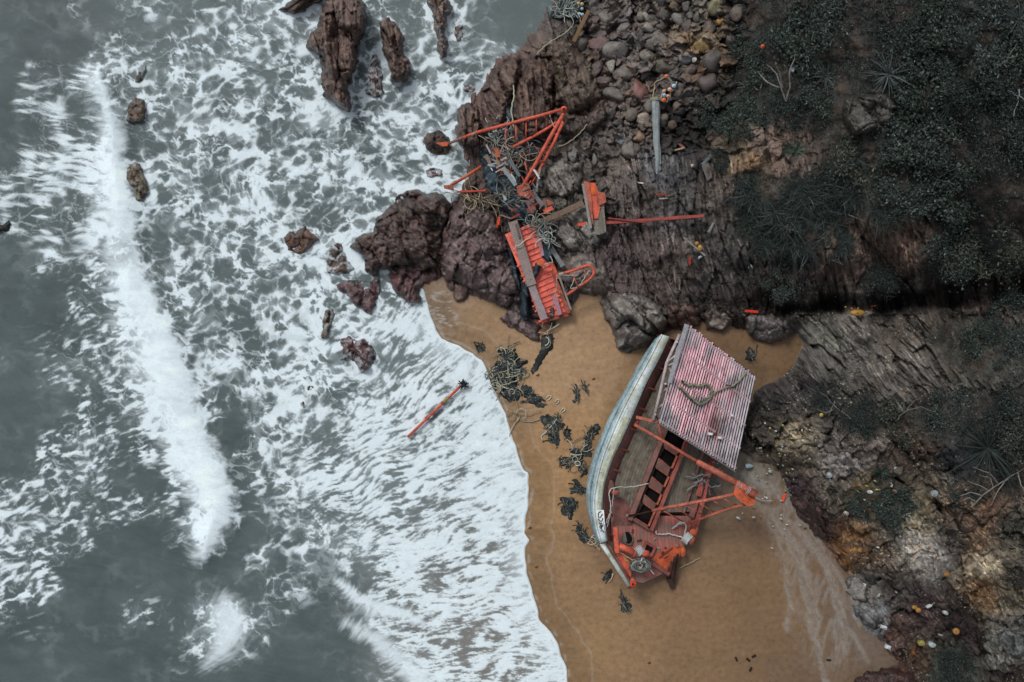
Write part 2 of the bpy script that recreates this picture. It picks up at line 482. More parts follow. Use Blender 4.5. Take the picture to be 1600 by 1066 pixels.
def paint(name, c, dirt='3a2a22', amt=0.45, sc_=5.0, rough=0.6, chips=0.0, chipc='6b6862'):
    """weathered paint: patches of grime, faded areas, chips down to wood"""
    m, nt, b = mat_new(name)
    g = N(nt, 'ShaderNodeNewGeometry').outputs['Position']
    n1 = noise_node(nt, g, sc_, 8, 0.68, 0.4); n2 = noise_node(nt, g, sc_ * 5, 5, 0.7); n3 = noise_node(nt, g, sc_ * 0.35, 3, 0.5)
    base = lin(c)
    light = tuple(min(1, v * 1.18 + 0.02) for v in base); dark = tuple(v * 0.72 for v in base)
    cc = ramp(nt, n2, [(0.3, dark), (0.55, base), (0.8, light)])
    f = ramp(nt, n1, [(0.56 - amt * 0.3, (0, 0, 0)), (0.78 - amt * 0.2, (1, 1, 1))])
    cc = mixc(nt, f, cc, lin(dirt))
    if chips:
        f2 = ramp(nt, noise_node(nt, g, sc_ * 2.3, 7, 0.75), [(0.62 - chips * 0.2, (0, 0, 0)), (0.66 - chips * 0.2, (1, 1, 1))])
        cc = mixc(nt, f2, cc, lin(chipc))
    k = ramp(nt, n3, [(0.35, (0.8,) * 3), (0.65, (1.12,) * 3)])
    cc = mixc(nt, 1.0, cc, k, 'MULTIPLY')
    at = N(nt, 'ShaderNodeAttribute', attribute_name='Col')
    cc = mixc(nt, 1.0, cc, at.outputs['Color'], 'MULTIPLY')
    nt.links.new(cc, b.inputs['Base Color']); b.inputs['Roughness'].default_value = rough
    b.inputs['Specular IOR Level'].default_value = 0.25
    bump(nt, b, n2, 0.4, 0.01)
    return m

def planks(name, c1, c2, w=0.16, joint=(0.015, 0.012, 0.01), stain=None, sc_=3.0, samt=0.5, grain=26):
    """boards laid along the 'flow' v direction, w metres wide"""
    m, nt, b = mat_new(name)
    at = N(nt, 'ShaderNodeAttribute', attribute_name='flow')
    sp = N(nt, 'ShaderNodeSeparateXYZ'); nt.links.new(at.outputs['Vector'], sp.inputs[0])
    dv = N(nt, 'ShaderNodeMath', operation='DIVIDE'); nt.links.new(sp.outputs[0], dv.inputs[0]); dv.inputs[1].default_value = w
    fl = N(nt, 'ShaderNodeMath', operation='FLOOR'); nt.links.new(dv.outputs[0], fl.inputs[0])
    fr = N(nt, 'ShaderNodeMath', operation='FRACT'); nt.links.new(dv.outputs[0], fr.inputs[0])
    wn = N(nt, 'ShaderNodeTexWhiteNoise', noise_dimensions='1D'); nt.links.new(fl.outputs[0], wn.inputs['W'])
    mp = N(nt, 'ShaderNodeMapping'); mp.inputs['Scale'].default_value = (grain, 1.2, 1); nt.links.new(at.outputs['Vector'], mp.inputs['Vector'])
    gr = noise_node(nt, mp.outputs[0], 1.6, 7, 0.7)
    g = N(nt, 'ShaderNodeNewGeometry').outputs['Position']; big = noise_node(nt, g, sc_, 6, 0.65, 0.3)
    cc = mixc(nt, wn.outputs['Value'], lin(c1), lin(c2))
    cc = mixc(nt, 1.0, cc, ramp(nt, gr, [(0.3, (0.62,) * 3), (0.72, (1.4,) * 3)]), 'MULTIPLY')
    if stain: cc = mixc(nt, ramp(nt, big, [(0.60 - samt * 0.25, (0, 0, 0)), (0.72 - samt * 0.15, (0.85,) * 3)]), cc, lin(stain))
    j = ramp(nt, fr.outputs[0], [(0.0, (1, 1, 1)), (0.07, (0, 0, 0)), (0.93, (0, 0, 0)), (1.0, (1, 1, 1))])
    cc = mixc(nt, j, cc, joint)
    nt.links.new(cc, b.inputs['Base Color']); b.inputs['Roughness'].default_value = 0.7; b.inputs['Specular IOR Level'].default_value = 0.25
    bump(nt, b, gr, 0.5, 0.012)
    return m

M = {}
M['ground'] = attr_mat('ground_rock', 0.6, 1.5, 13, 0.75, 0.9, 0.06, 0.3, wet=False)
M['sand'] = attr_mat('wet_sand', 0.93, 1.07, 22, 0.5, 0.10, 0.012, 0.4, wet=True)
M['rock'] = attr_mat('sea_rock', 0.6, 1.7, 13, 0.6, 0.9, 0.06, 0.45, wet=True)
M['leaf'] = attr_mat('leaf', 0.7, 1.3, 20, 0.7, 0.0, 0.01, 0.2)
M['net'] = attr_mat('netting', 0.45, 1.6, 30, 0.9, 1.0, 0.04, 0.2)
M['rope'] = attr_mat('rope', 0.7, 1.25, 40, 0.85, 0.5, 0.01, 0.2)
M['plain'] = attr_mat('washed_up_plastic', 0.85, 1.12, 15, 0.5, 0.1, 0.01, 0.35)
M['wood'] = attr_mat('weathered_wood', 0.6, 1.4, 16, 0.85, 0.7, 0.02, 0.2)
M['hull'] = paint('pale_hull_paint', '9fb4bc', '5c747c', 0.4, 3.0, 0.6, 0.12, '8f9284')
M['rail'] = paint('pale_rail_paint', 'ccd8dc', 'a3a386', 0.5, 1.6, 0.6, 0.15, '87908e')
M['salmon'] = paint('faded_salmon_paint', 'f0796a', 'a8503f', 0.3, 7, 0.55, 0.08, '8d5a4e')
M['yellowed'] = paint('yellowed_cap_paint', 'a9ab8c', 'c2c8bc', 0.5, 6, 0.7, 0.2, '8a8c70')
M['bulwark'] = paint('faded_red_bulwark', '8c5853', '5a4a45', 0.6, 2.5, 0.7, 0.3, '5a4a44')
M['orange'] = paint('orange_red_paint', 'cb6a54', '80493d', 0.7, 6, 0.65, 0.45, '6d564c')
M['bright'] = paint('bright_red_orange_paint', 'de634c', '984a3c', 0.62, 7, 0.6, 0.3, '7c5044')
M['rustorange'] = paint('rust_orange_paint', 'c8603c', '8a4a38', 0.4, 4, 0.55, 0.1, '6e4a3e')
M['red'] = paint('worn_red_paint', 'a1534b', '69483f', 0.5, 3, 0.65, 0.2, '5b524b')
M['coaming'] = paint('coaming_brown_red', '8a5e57', '685650', 0.6, 3, 0.65, 0.25, '655a52')
M['whitetube'] = paint('pale_pink_tube', 'b3a6a8', '8a7f80', 0.4, 5, 0.6, 0.1, '7a6a66')
M['black'] = paint('hold_shade', '0b0909', '080606', 0.2, 5, 0.9)  # near black, painted shade for the inside of hatch openings
M['deck'] = planks('deck_planks', '6c665c', '7f786c', 0.17, (0.03, 0.027, 0.023), stain='584f46', samt=0.5)
M['bowdeck'] = planks('bow_deck_planks', '9e5850', 'b06c62', 0.2, (0.08, 0.045, 0.04), stain='7a6860', sc_=1.7, samt=0.85)
# ------------------------------------------------------------------ ground: heights and colours
SAND_POLY = [(640,450),(690,436),(705,458),(720,472),(738,462),(775,476),(800,492),(830,505),(868,512),(905,462),(938,462),(945,500),(968,545),(1012,545),
 (1045,518),(1092,505),(1140,510),(1180,520),(1215,535),(1247,520),(1252,540),(1236,578),(1205,600),(1178,612),(1165,650),(1150,705),
 (1185,722),(1215,735),(1234,775),(1262,812),(1288,850),(1312,885),(1345,912),(1332,955),(1352,985),(1384,1010),(1402,1040),(1345,1058),(1330,1100),(1330,1500),(300,1500),(300,1000),(560,640)]
ROCKZ = [(600,0,-.6),(700,0,-.4),(800,0,-.2),(860,20,.3),(900,20,.8),(960,10,1.2),(1060,10,2),(1150,0,3.3),(1250,0,5.2),(1400,0,7.6),(1600,0,9.6),(1800,0,11),
 (760,80,.2),(800,100,.5),(850,100,.9),(950,100,1.3),(1050,100,1.9),(1130,100,2.9),(1250,100,4.8),(1400,100,7.2),(1600,100,9.2),
 (700,200,.3),(740,200,.5),(800,200,.8),(900,200,1.2),(1000,200,1.7),(1080,200,2.2),(1200,200,4.3),(1400,200,6.8),(1600,200,8.8),(1800,200,10.5),
 (680,280,.2),(740,280,.3),(800,290,.5),(880,290,1.0),(960,290,1.8),(1050,290,2.6),(1120,290,3.3),(1250,290,4.8),(1400,300,6.3),(1600,300,8.2),
 (600,380,.2),(700,380,.2),(770,380,.3),(850,380,.4),(900,380,.8),(960,380,1.5),(1050,380,2.3),(1150,380,3.0),(1300,380,4.5),(1450,380,5.4),(1600,380,6.8),
 (980,440,1.1),(1060,450,1.4),(1150,450,1.9),(1250,450,2.6),(1350,450,3.2),(1500,440,4.5),(1600,440,5.6),
 (1100,492,.7),(1200,492,.8),(1290,488,.9),(1380,490,1.2),(1480,480,2.0),(1600,470,3.5),
 (1250,530,1.4),(1330,512,2.8),(1450,510,3.9),(1600,510,5.2),(1220,600,1.4),(1300,600,3),(1450,600,4.6),(1600,600,6.2),(1800,600,8),
 (1190,660,1.0),(1250,680,2.2),(1350,680,3.6),(1500,680,5.2),(1650,680,7),(1230,750,.9),(1300,780,2),(1400,780,3.4),(1550,780,5.2),(1650,780,6.5),
 (1300,870,.9),(1360,880,2),(1450,880,3.3),(1600,880,5),(1350,930,.7),(1400,950,1.2),(1480,950,1.6),(1600,950,3),
 (1400,1020,.8),(1500,1020,1.1),(1600,1020,2.2),(1350,1080,.8),(1450,1080,1.4),(1600,1300,3),(1800,1000,5)]
GCOL = """900,20,4a4644 960,60,5a5250 1030,100,625a56 1100,60,6a5c4c 1000,170,5a524e 900,130,564842 1060,140,4d4744 1110,110,5c4a3c 1090,20,5b564e
960,250,544c48 1000,300,4a4441 1050,330,504d4d 1000,380,463e3d 1060,420,443d39 960,400,4c4242 1100,380,3a3736 1080,250,2c2a2a 1130,300,443e3a 1030,270,46474a 1120,440,3e3a3a
1060,200,1d1b1b 1150,160,232626 1200,160,262a2a 1190,225,6a5e57 1160,240,5c5348 1240,250,544842 1250,200,3a3430 1225,232,604f47 1170,245,6b5640
1350,180,3a3835 1280,40,322d2c 1450,100,1f2323 1560,100,1d2121 1500,200,1c2020 1400,250,202424 1160,20,2c2c2a 1200,70,2d2a28
1340,400,4c413b 1420,370,57483f 1380,350,4d433b 1300,420,3f3632 1480,420,221f1e 1570,300,332925 1560,470,332a29 1450,330,262422 1540,380,1c1c1c 1250,400,262626 1200,350,202523 1260,330,262c29
1300,478,16120f 1200,470,1e1816 1400,470,1b1818 1130,470,2c2725 1240,440,1f1d1c
1300,520,54534e 1350,560,504d4a 1420,560,585550 1500,560,4c4a45 1570,540,44423d 1250,560,4a4846 1330,500,5c5853 1400,530,4c4640 1470,520,45403b
1240,610,343131 1200,620,292727 1190,680,35312d 1240,690,665e50 1330,640,2c2c2a 1450,660,302d2b 1580,660,1d2020 1450,610,45423f 1400,600,4d4a47
1330,700,453d38 1430,700,42372f 1320,715,7b7775 1300,780,4c4640 1240,770,30262a 1270,800,2e2523 1350,770,48422f 1400,760,3b3730 1500,720,26282a 1220,720,4a4238
1425,820,8a8474 1430,850,918d86 1480,840,524e4a 1460,870,7d7a76 1530,850,685645 1545,885,958c7a 1530,800,604c3f 1580,830,383733 1590,900,35332e 1440,800,5d5546 1500,800,4a3f37
1322,850,6e5238 1335,880,54402f 1380,870,40362f 1400,920,403b38 1360,940,5e5a57 1440,950,3a2e2f 1400,980,44342f 1500,960,241f1e 1340,912,75746f 1372,965,6c7074 1290,870,3b2a2a
1470,1040,3a403b 1560,1010,5a5a56 1590,1000,62625f 1520,1000,2b2322 1440,1030,42362c 1400,1050,3d2a27 1590,1060,2c2422 1540,920,6b5238 1570,930,5c564a 1320,1060,3a2826 1290,820,332927
760,150,50403c 830,160,50403c 900,120,54463f 740,290,443936 850,260,504945 900,260,544e4a 880,300,5c5954 900,350,555250 760,330,4a3e3c 650,350,413030 930,330,423c3a 800,250,453e3c"""
GC = []
for t in GCOL.split():
    a, b_, c = t.split(','); GC.append((float(a), float(b_), *lin(c)))
SCOL = """680,480,8a7358 750,520,937655 850,560,9c7d5a 950,580,987a58 900,700,97764f 860,900,866a49 950,980,886c4a 1080,960,826546 1200,900,7b6143 1250,980,785f43
1300,1040,705942 1180,560,775c3f 1230,590,70573b 1100,1040,7d6346 1200,800,705740 1300,900,725942 1370,1020,70604f 1290,1060,705a44 840,780,90704a 1180,740,6d6250 1000,860,80654a 1350,960,726353"""
SC = []
for t in SCOL.split():
    a, b_, c = t.split(','); SC.append((float(a), float(b_), *lin(c)))

sandD = poly_sdf(CGX, CGY, SAND_POLY)
seaD = poly_sdf(CGX, CGY, SEA_POLY)           # negative in the sea
rockZ = shepard(CGX, CGY, ROCKZ, 4.0, 30.0)
gcolm = shepard(CGX, CGY, GC, 4.5, 14.0)
scolm = shepard(CGX, CGY, SC, 4.0, 40.0)
vegP = [((1170,-200),(1160,20),(1130,60),(1140,110),(1100,150),(1085,190),(1110,230),(1135,200),(1190,190),(1225,180),(1270,215),(1290,260),(1255,280),(1200,262),(1150,275),(1135,330),(1160,380),(1230,400),(1270,390),(1290,355),(1370,330),(1440,330),(1480,345),(1420,400),(1470,440),(1600,420),(1900,420),(1900,-200)),
        ((1330,640),(1420,650),(1470,620),(1560,610),(1900,600),(1900,800),(1600,770),(1520,780),(1500,700),(1400,665),(1330,680),(1290,640)),
        ((1440,520),(1540,490),(1640,520),(1640,590),(1520,600),(1470,560)),
        ((1310,770),(1400,760),(1450,790),(1400,820),(1330,800)),
        ((1460,1030),(1510,1000),(1530,1040),(1520,1110),(1450,1110))]
vegD = np.minimum.reduce([poly_sdf(CGX, CGY, list(p)) for p in vegP])

def zbase(X, Y):
    dsea = samp(seaD, X, Y)
    dsand = samp(sandD, X, Y)                    # negative on the beach
    sz = np.where(dsea > 0, 0.0055 * np.minimum(dsea, 150) ** 0.98 , 0.02 * dsea)
    sz = np.clip(sz, -2.5, 0.75)
    rz = samp(rockZ, X, Y)
    shore = np.where(Y < 470, sst(0, 24, dsea), 1.0)
    rz = sz * 0.5 + rz * shore
    t = sst(0, 26, dsand)
    z = sz * (1 - t) + np.maximum(rz, sz) * t
    return np.where(dsea < 0, np.minimum(z, 0.02 * dsea), z)
def terr(px, py):
    return float(zbase(np.array([[float(px)]]), np.array([[float(py)]]))[0, 0])
def G(px, py, dz=0.0):
    """point on the ground seen at photo pixel (px, py), raised by dz"""
    return P(px, py, terr(px, py) + dz)

def strata(X, Y, ang, seed, al=90, ac=7.0, bend=12.0):
    """long parallel beds on edge: stepped, cracked along their length"""
    c, s = math.cos(ang), math.sin(ang)
    w = bend * gn(X / 170, Y / 170, seed + 1) + 1.6 * gn(X / 24, Y / 24, seed + 2) + 0.5 * gn(X / 7, Y / 7, seed + 8)
    u = X * c + Y * s; v = -X * s + Y * c + w
    r = 1 - 2 * np.abs(gn(u / (al * 1.6), v / ac, seed + 3))
    r2 = 1 - 2 * np.abs(gn(u / (al * .9), v / (ac * .45), seed + 4))
    st = gn(u / (al * 1.3), v / (ac * 1.5), seed + 5)
    q = np.round(st * 4) / 4
    bed = _hash(np.floor(v / (ac * .8) + 0.4 * gn(u / al, v / 40, seed + 6)).astype(np.int32), np.floor(u / (al * .8) + v / 31.0).astype(np.int32), seed + 7) - 0.5
    return 0.45 * r + 0.30 * r2 + 0.55 * q + 0.75 * bed

def ground_fields(X, Y):
    warp = 5 * fbm(X / 22, Y / 22, 201, 3)
    wy = 5 * fbm(X / 22, Y / 22, 205, 3)
    dsand = samp(sandD, X + warp, Y + wy)
    dveg = samp(vegD, X + 2.5 * warp, Y + 2.5 * wy)
    z = zbase(X + 0.5 * warp, Y + 0.5 * wy)
    rm = sst(-1, 8, dsand)
    vm = sst(8, -10, dveg) * rm
    # rock relief
    up = sst(500, 470, Y)
    shelf = sst(930, 980, X) * sst(225, 250, Y) * up
    s1 = strata(X, Y, 1.36, 211, 60, 10.0, 18)
    s2 = strata(X, Y, 0.95, 221, 80, 7.5, 26)
    s3 = strata(X, Y, 1.50, 231, 60, 9.0)
    lowr = 1 - up
    st = s1 * shelf + s2 * lowr + s3 * (up - shelf).clip(0)
    f1, f2, cid = worley((X + 2 * warp) / 17, (Y + 2 * wy) / 14, 241)
    lx = X + 12 * gn(X / 140, Y / 140, 246) + 0.35 * warp; ly = Y + 12 * gn(X / 140, Y / 140, 247) + 0.35 * wy
    ca, sa = np.where(Y > 492, math.cos(0.95), math.cos(1.38)), np.where(Y > 492, math.sin(0.95), math.sin(1.38))
    ru = lx * ca + ly * sa; rv = -lx * sa + ly * ca
    fz1, fe1, cid2 = facets(ru / 90, rv / 22, 245)
    fz2, fe2, cid3 = facets(ru / 36, rv / 8, 345)
    fz3, fe3, cid4 = facets(ru / 12, rv / 4, 445)
    scree = sst(895, 925, X) * sst(250, 225, Y) * sst(1190, 1130, X)
    dome = (1 - f1 ** 2 * 1.4) * np.minimum(1, (f2 - f1) * 3.5)
    crack = np.maximum(np.exp(-fe1 / 0.05), 0.6 * np.exp(-fe2 / 0.07)) * sst(-0.5, 0.3, fbm(X / 40, Y / 40, 248, 3))
    iz1, ie1, ic1 = facets((X + 1.5 * warp) / 34, (Y + 1.5 * wy) / 27, 545)
    iz2, ie2, ic2 = facets((X + warp) / 12, (Y + wy) / 10, 645)
    brk = np.clip(sst(600, 700, Y) * 0.75 + 0.5 * sst(-0.2, 0.5, fbm(X / 70, Y / 70, 249, 2)) + 0.35 * up, 0, 1) * (1 - 0.75 * shelf)
    fz1 = fz1 * (1 - brk) + iz1 * brk; fz2 = fz2 * (1 - brk) + iz2 * brk
    cid3 = cid3 * (1 - brk) + ic2 * brk
    st = st * (1 - 0.7 * brk)
    crack = np.maximum(crack * (1 - .6 * brk), brk * np.maximum(np.exp(-ie1 / 0.05), .5 * np.exp(-ie2 / .08)))
    fac = 0.48 * fz1 + 0.24 * fz2 + 0.07 * fz3
    rough = fbm(X / 18, Y / 18, 251, 5, 0.62)
    blk = fbm(X / 45, Y / 45, 255, 3)
    hr = (1 - scree) * (0.13 * st * (1 - 0.9 * vm) + 0.22 * blk + fac * (1 - 0.9 * vm)) + scree * (0.12 * dome + 0.5 * iz1 + 0.3 * iz2) + 0.09 * rough - 0.20 * crack * (1 - vm) * (1 - scree)
    ramp_in = sst(0, 14, dsand)
    z = z + hr * rm * (0.25 + 0.75 * ramp_in) * (0.4 + 0.6 * sst(-2, 20, samp(seaD, X, Y)))
    z = z + rm * 0.12 * sst(0, 4, dsand)
    # sand ripples
    z = z + (1 - rm) * (0.012 * fbm(X / 26, Y / 14, 261, 4) + 0.01 * fbm(X / 120, Y / 50, 263, 2))
    # colours
    gc = samp(gcolm, X + 2.2 * warp, Y + 2.2 * wy)
    v = 1.12 + 0.24 * rough + 0.42 * st * (1 - .8 * vm) + (1 - scree) * (0.35 * (cid2 - .5) + 0.55 * (cid3 - .5) + 0.5 * (cid4 - .5)) * (1 - 0.85 * vm) + scree * (0.5 * (ic1 - .5) + 0.4 * (ic2 - .5))
    v = v * (1 - 0.6 * crack * (1 - vm)) * (1 - 0.45 * scree * sst(0.12, 0.0, ie1)) * (1 - 0.3 * scree * sst(0.14, 0.0, ie2))
    v = np.clip(v, 0.12, 2.3)
    cell = (cid - 0.5)[..., None] * np.array([0.25, 0.05, -0.12]) * scree[..., None]
    gc = gc * v[..., None] * (1 + cell)
    # pale veins and lichen on the broken lower cliff
    vein = sst(0.52, 0.78, ridged((X * .58 + Y * .81) / 60, (-X * .81 + Y * .58 + 20 * gn(X / 150, Y / 150, 9)) / 8, 271, 4)) * sst(-0.1, 0.5, fbm(X / 50, Y / 50, 275, 3)) * lowr
    gc = gc * (1 + 1.5 * vein[..., None] * np.array([1, 1, 0.97]))
    vein2 = sst(0.50, 0.8, ridged((X * .2 + Y * .98) / 90, (-X * .98 + Y * .2 + 12 * gn(X / 150, Y / 150, 9)) / 7, 277, 4)) * sst(0, 0.5, fbm(X / 45, Y / 45, 279, 3)) * shelf
    gc = gc * (1 + 2.1 * vein2[..., None] * np.array([1, .98, .93]))
    och = sst(0.25, 0.7, fbm(X / 16, Y / 16, 281, 4)) * sst(0.1, 0.6, fbm(X / 90, Y / 90, 283, 2) + 0.15 * lowr)
    gc = gc * (1 - 0.5 * och[..., None]) + 0.5 * och[..., None] * gc * np.array([1.4, 1.05, 0.7])
    litter = sst(0.46, 0.66, fbm(X / 3.2, Y / 3.2, 285, 2)) * sst(-0.1, 0.45, fbm(X / 50, Y / 50, 287, 3)) * lowr * (1 - vm)
    gc = gc * (1 - litter[..., None]) + litter[..., None] * np.array(lin('a8a492'))
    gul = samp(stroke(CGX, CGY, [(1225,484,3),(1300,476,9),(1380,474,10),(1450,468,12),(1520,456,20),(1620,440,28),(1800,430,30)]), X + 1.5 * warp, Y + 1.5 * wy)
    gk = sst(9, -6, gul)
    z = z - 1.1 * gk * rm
    gc = gc * (1 - 0.50 * gk)[..., None]  # shadow in the gully, darkened into the rock colour
    grass = np.array(lin('262b29')) * (0.8 + 0.9 * np.clip(rough, -0.5, 1))[..., None]
    earth = np.array(lin('3d332d')) * (0.9 + 0.5 * rough)[..., None]
    ek = (vm * sst(0.0, 0.5, -fbm(X / 46, Y / 46, 905, 3)) * 0.7)[..., None]
    gc = gc * (1 - 0.55 * vm[..., None]) + 0.55 * vm[..., None] * grass
    gc = gc * (1 - ek) + earth * ek
    # sand
    sc_ = samp(scolm, X, Y) * np.array([0.85, 0.885, 0.99]) * 1.17 * (1 - 0.13 * sst(900, 1300, X))[..., None]
    wet = sst(60, 0, samp(seaD, X, Y))
    sv = 1 + 0.07 * fbm(X / 60, Y / 30, 291, 4) + 0.05 * fbm(X / 6, Y / 6, 293, 3) - 0.08 * sst(14, 0, -dsand)
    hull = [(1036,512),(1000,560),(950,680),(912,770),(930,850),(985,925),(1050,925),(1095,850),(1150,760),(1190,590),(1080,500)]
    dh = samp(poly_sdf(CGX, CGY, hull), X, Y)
    band = np.exp(-((samp(seaD, X, Y) - 26 + 10 * fbm(X / 60, Y / 60, 296, 2)) / 7) ** 2)
    trail = sst(0.62, 0.85, ridged((X + .5 * Y) / 160, (Y - .3 * X) / 26, 298, 3))
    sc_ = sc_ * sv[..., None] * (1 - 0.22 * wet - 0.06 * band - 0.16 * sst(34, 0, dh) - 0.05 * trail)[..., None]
    z = z - (1 - rm) * 0.07 * sst(26, 0, dh)
    # thin dried foam lines left on the right of the beach
    ln = [[(1165,742,4),(1200,760,6),(1236,786,7),(1268,826,4),(1290,862,2)],
          [(1185,790,1),(1212,812,5),(1236,846,6),(1250,885,6),(1262,925,8),(1272,962,9),(1272,990,5),(1284,1040,3),(1296,1100,3)],
          [(1225,808,2),(1258,842,4),(1288,880,5),(1302,915,5),(1313,950,7),(1314,990,4),(1322,1025,2)],
          [(1200,812,1),(1220,850,3),(1229,900,2),(1234,945,4),(1230,985,2)],
          [(1262,838,1),(1296,878,2),(1328,925,3),(1342,975,2)],[(1310,960,2),(1336,1000,2),(1358,1036,2)]]
    fl = 0
    wob = 7 * fbm(X / 30, Y / 30, 295, 3)
    for l in ln:
        d = samp(stroke(CGX, CGY, l), X + 0.8 * wob, Y + 0.6 * wob)
        fl = np.maximum(fl, sst(6, -4, d) * (0.45 + 0.55 * sst(-9, 1, d)))
    fl = fl * sst(-0.9, 0.9, 0.6 * fbm(X / 3.0, Y / 3.2, 297, 3) + 0.8 * ridged((X - .5 * Y) / 12, (Y + .5 * X) / 70, 299, 4) - 0.2) * 0.55
    fl = np.maximum(fl, 0.30 * sst(44, -14, samp(stroke(CGX, CGY, [(1170,740,10),(1235,800,20),(1270,900,26),(1300,1010,22)]), X, Y)) * sst(0.2, 0.9, ridged(X / 14 + Y / 50, Y / 60 - X / 90, 305, 4)))
    sc_ = sc_ * (1 - fl[..., None]) + fl[..., None] * np.array(lin('9da2a1'))
    fr = samp(seaD, X + 4 * gn(X / 26, Y / 26, 401), Y)
    fringe = (np.exp(-((fr - 5) / 2.2) ** 2) * 0.30 * sst(-.3, .4, fbm(X / 14, Y / 14, 403, 3)) + np.exp(-((fr - 40 - 16 * gn(X / 110, Y / 110, 405)) / 1.6) ** 2) * 0.13) * sst(470, 520, Y)
    sc_ = sc_ * (1 - fringe[..., None]) + fringe[..., None] * np.array(lin('b4bab8'))
    # film of water between the rocks at the head of the beach
    film = sst(16, -14, samp(stroke(CGX, CGY, [(655,470,12),(690,480,26),(700,505,14)]), X, Y))
    fs = film * sst(0.55, 0.8, ridged(X / 34, Y / 12, 303, 3))
    sc_ = sc_ * (1 - 0.14 * film[..., None]) + (0.45 * fs)[..., None] * np.array([.3, .34, .36])
    rmc = sst(0, 1.6, dsand)[..., None]
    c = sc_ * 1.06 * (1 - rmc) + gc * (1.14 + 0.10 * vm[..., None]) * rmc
    return z, c, dsand

def grid_faces(nx, ny, keep=None):
    i = np.arange(ny - 1)[:, None] * nx + np.arange(nx - 1)[None, :]
    F = np.stack([i, i + nx, i + nx + 1, i + 1], -1)
    F = F[keep] if keep is not None else F.reshape(-1, 4)
    return F
def compact(V, F, *arrs):
    used = np.zeros(len(V), bool); used[F.ravel()] = True
    idx = np.cumsum(used) - 1
    return (V[used], idx[F]) + tuple(a[used] for a in arrs)
def world(X, Y, z):
    k = (H - z) / H * S
    return np.stack([(X - 800) * k, (533 - Y) * k, z], -1)

def build_ground():
    xs = axis([(-24000, -1600, 2800), (-1600, 560, 60), (560, 1680, QG), (1680, 2000, 8), (2000, 4000, 100), (4000, 26000, 2800)])
    ys = axis([(-24000, -1600, 2800), (-1600, -320, 80), (-320, -60, 8), (-60, 1126, QG), (1126, 1400, 8), (1400, 3000, 100), (3000, 25000, 2800)])
    X, Y = np.meshgrid(xs, ys)
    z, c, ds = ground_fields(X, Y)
    far = (np.abs(X - 800) > 4000) | (np.abs(Y - 533) > 4000)
    V = world(X, Y, z)
    V[..., 2] = np.where((X < 500), np.minimum(V[..., 2], -1.0), V[..., 2])
    V = V.reshape(-1, 3); c = np.clip(c, 0.004, 0.85).reshape(-1, 3)
    cell = (ds[:-1, :-1] + ds[1:, 1:] + ds[:-1, 1:] + ds[1:, :-1]) / 4
    nx, ny = len(xs), len(ys)
    xc = X[:-1, :-1]; yc = Y[:-1, :-1]
    land = cell > 0
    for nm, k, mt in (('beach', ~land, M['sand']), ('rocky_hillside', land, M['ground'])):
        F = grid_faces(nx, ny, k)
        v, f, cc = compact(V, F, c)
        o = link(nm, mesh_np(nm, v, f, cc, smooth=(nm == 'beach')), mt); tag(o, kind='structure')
        o['label'] = 'wet brown sand beach between the surf and the cliffs' if nm == 'beach' else 'dark layered rock cliff and hillside above the beach'

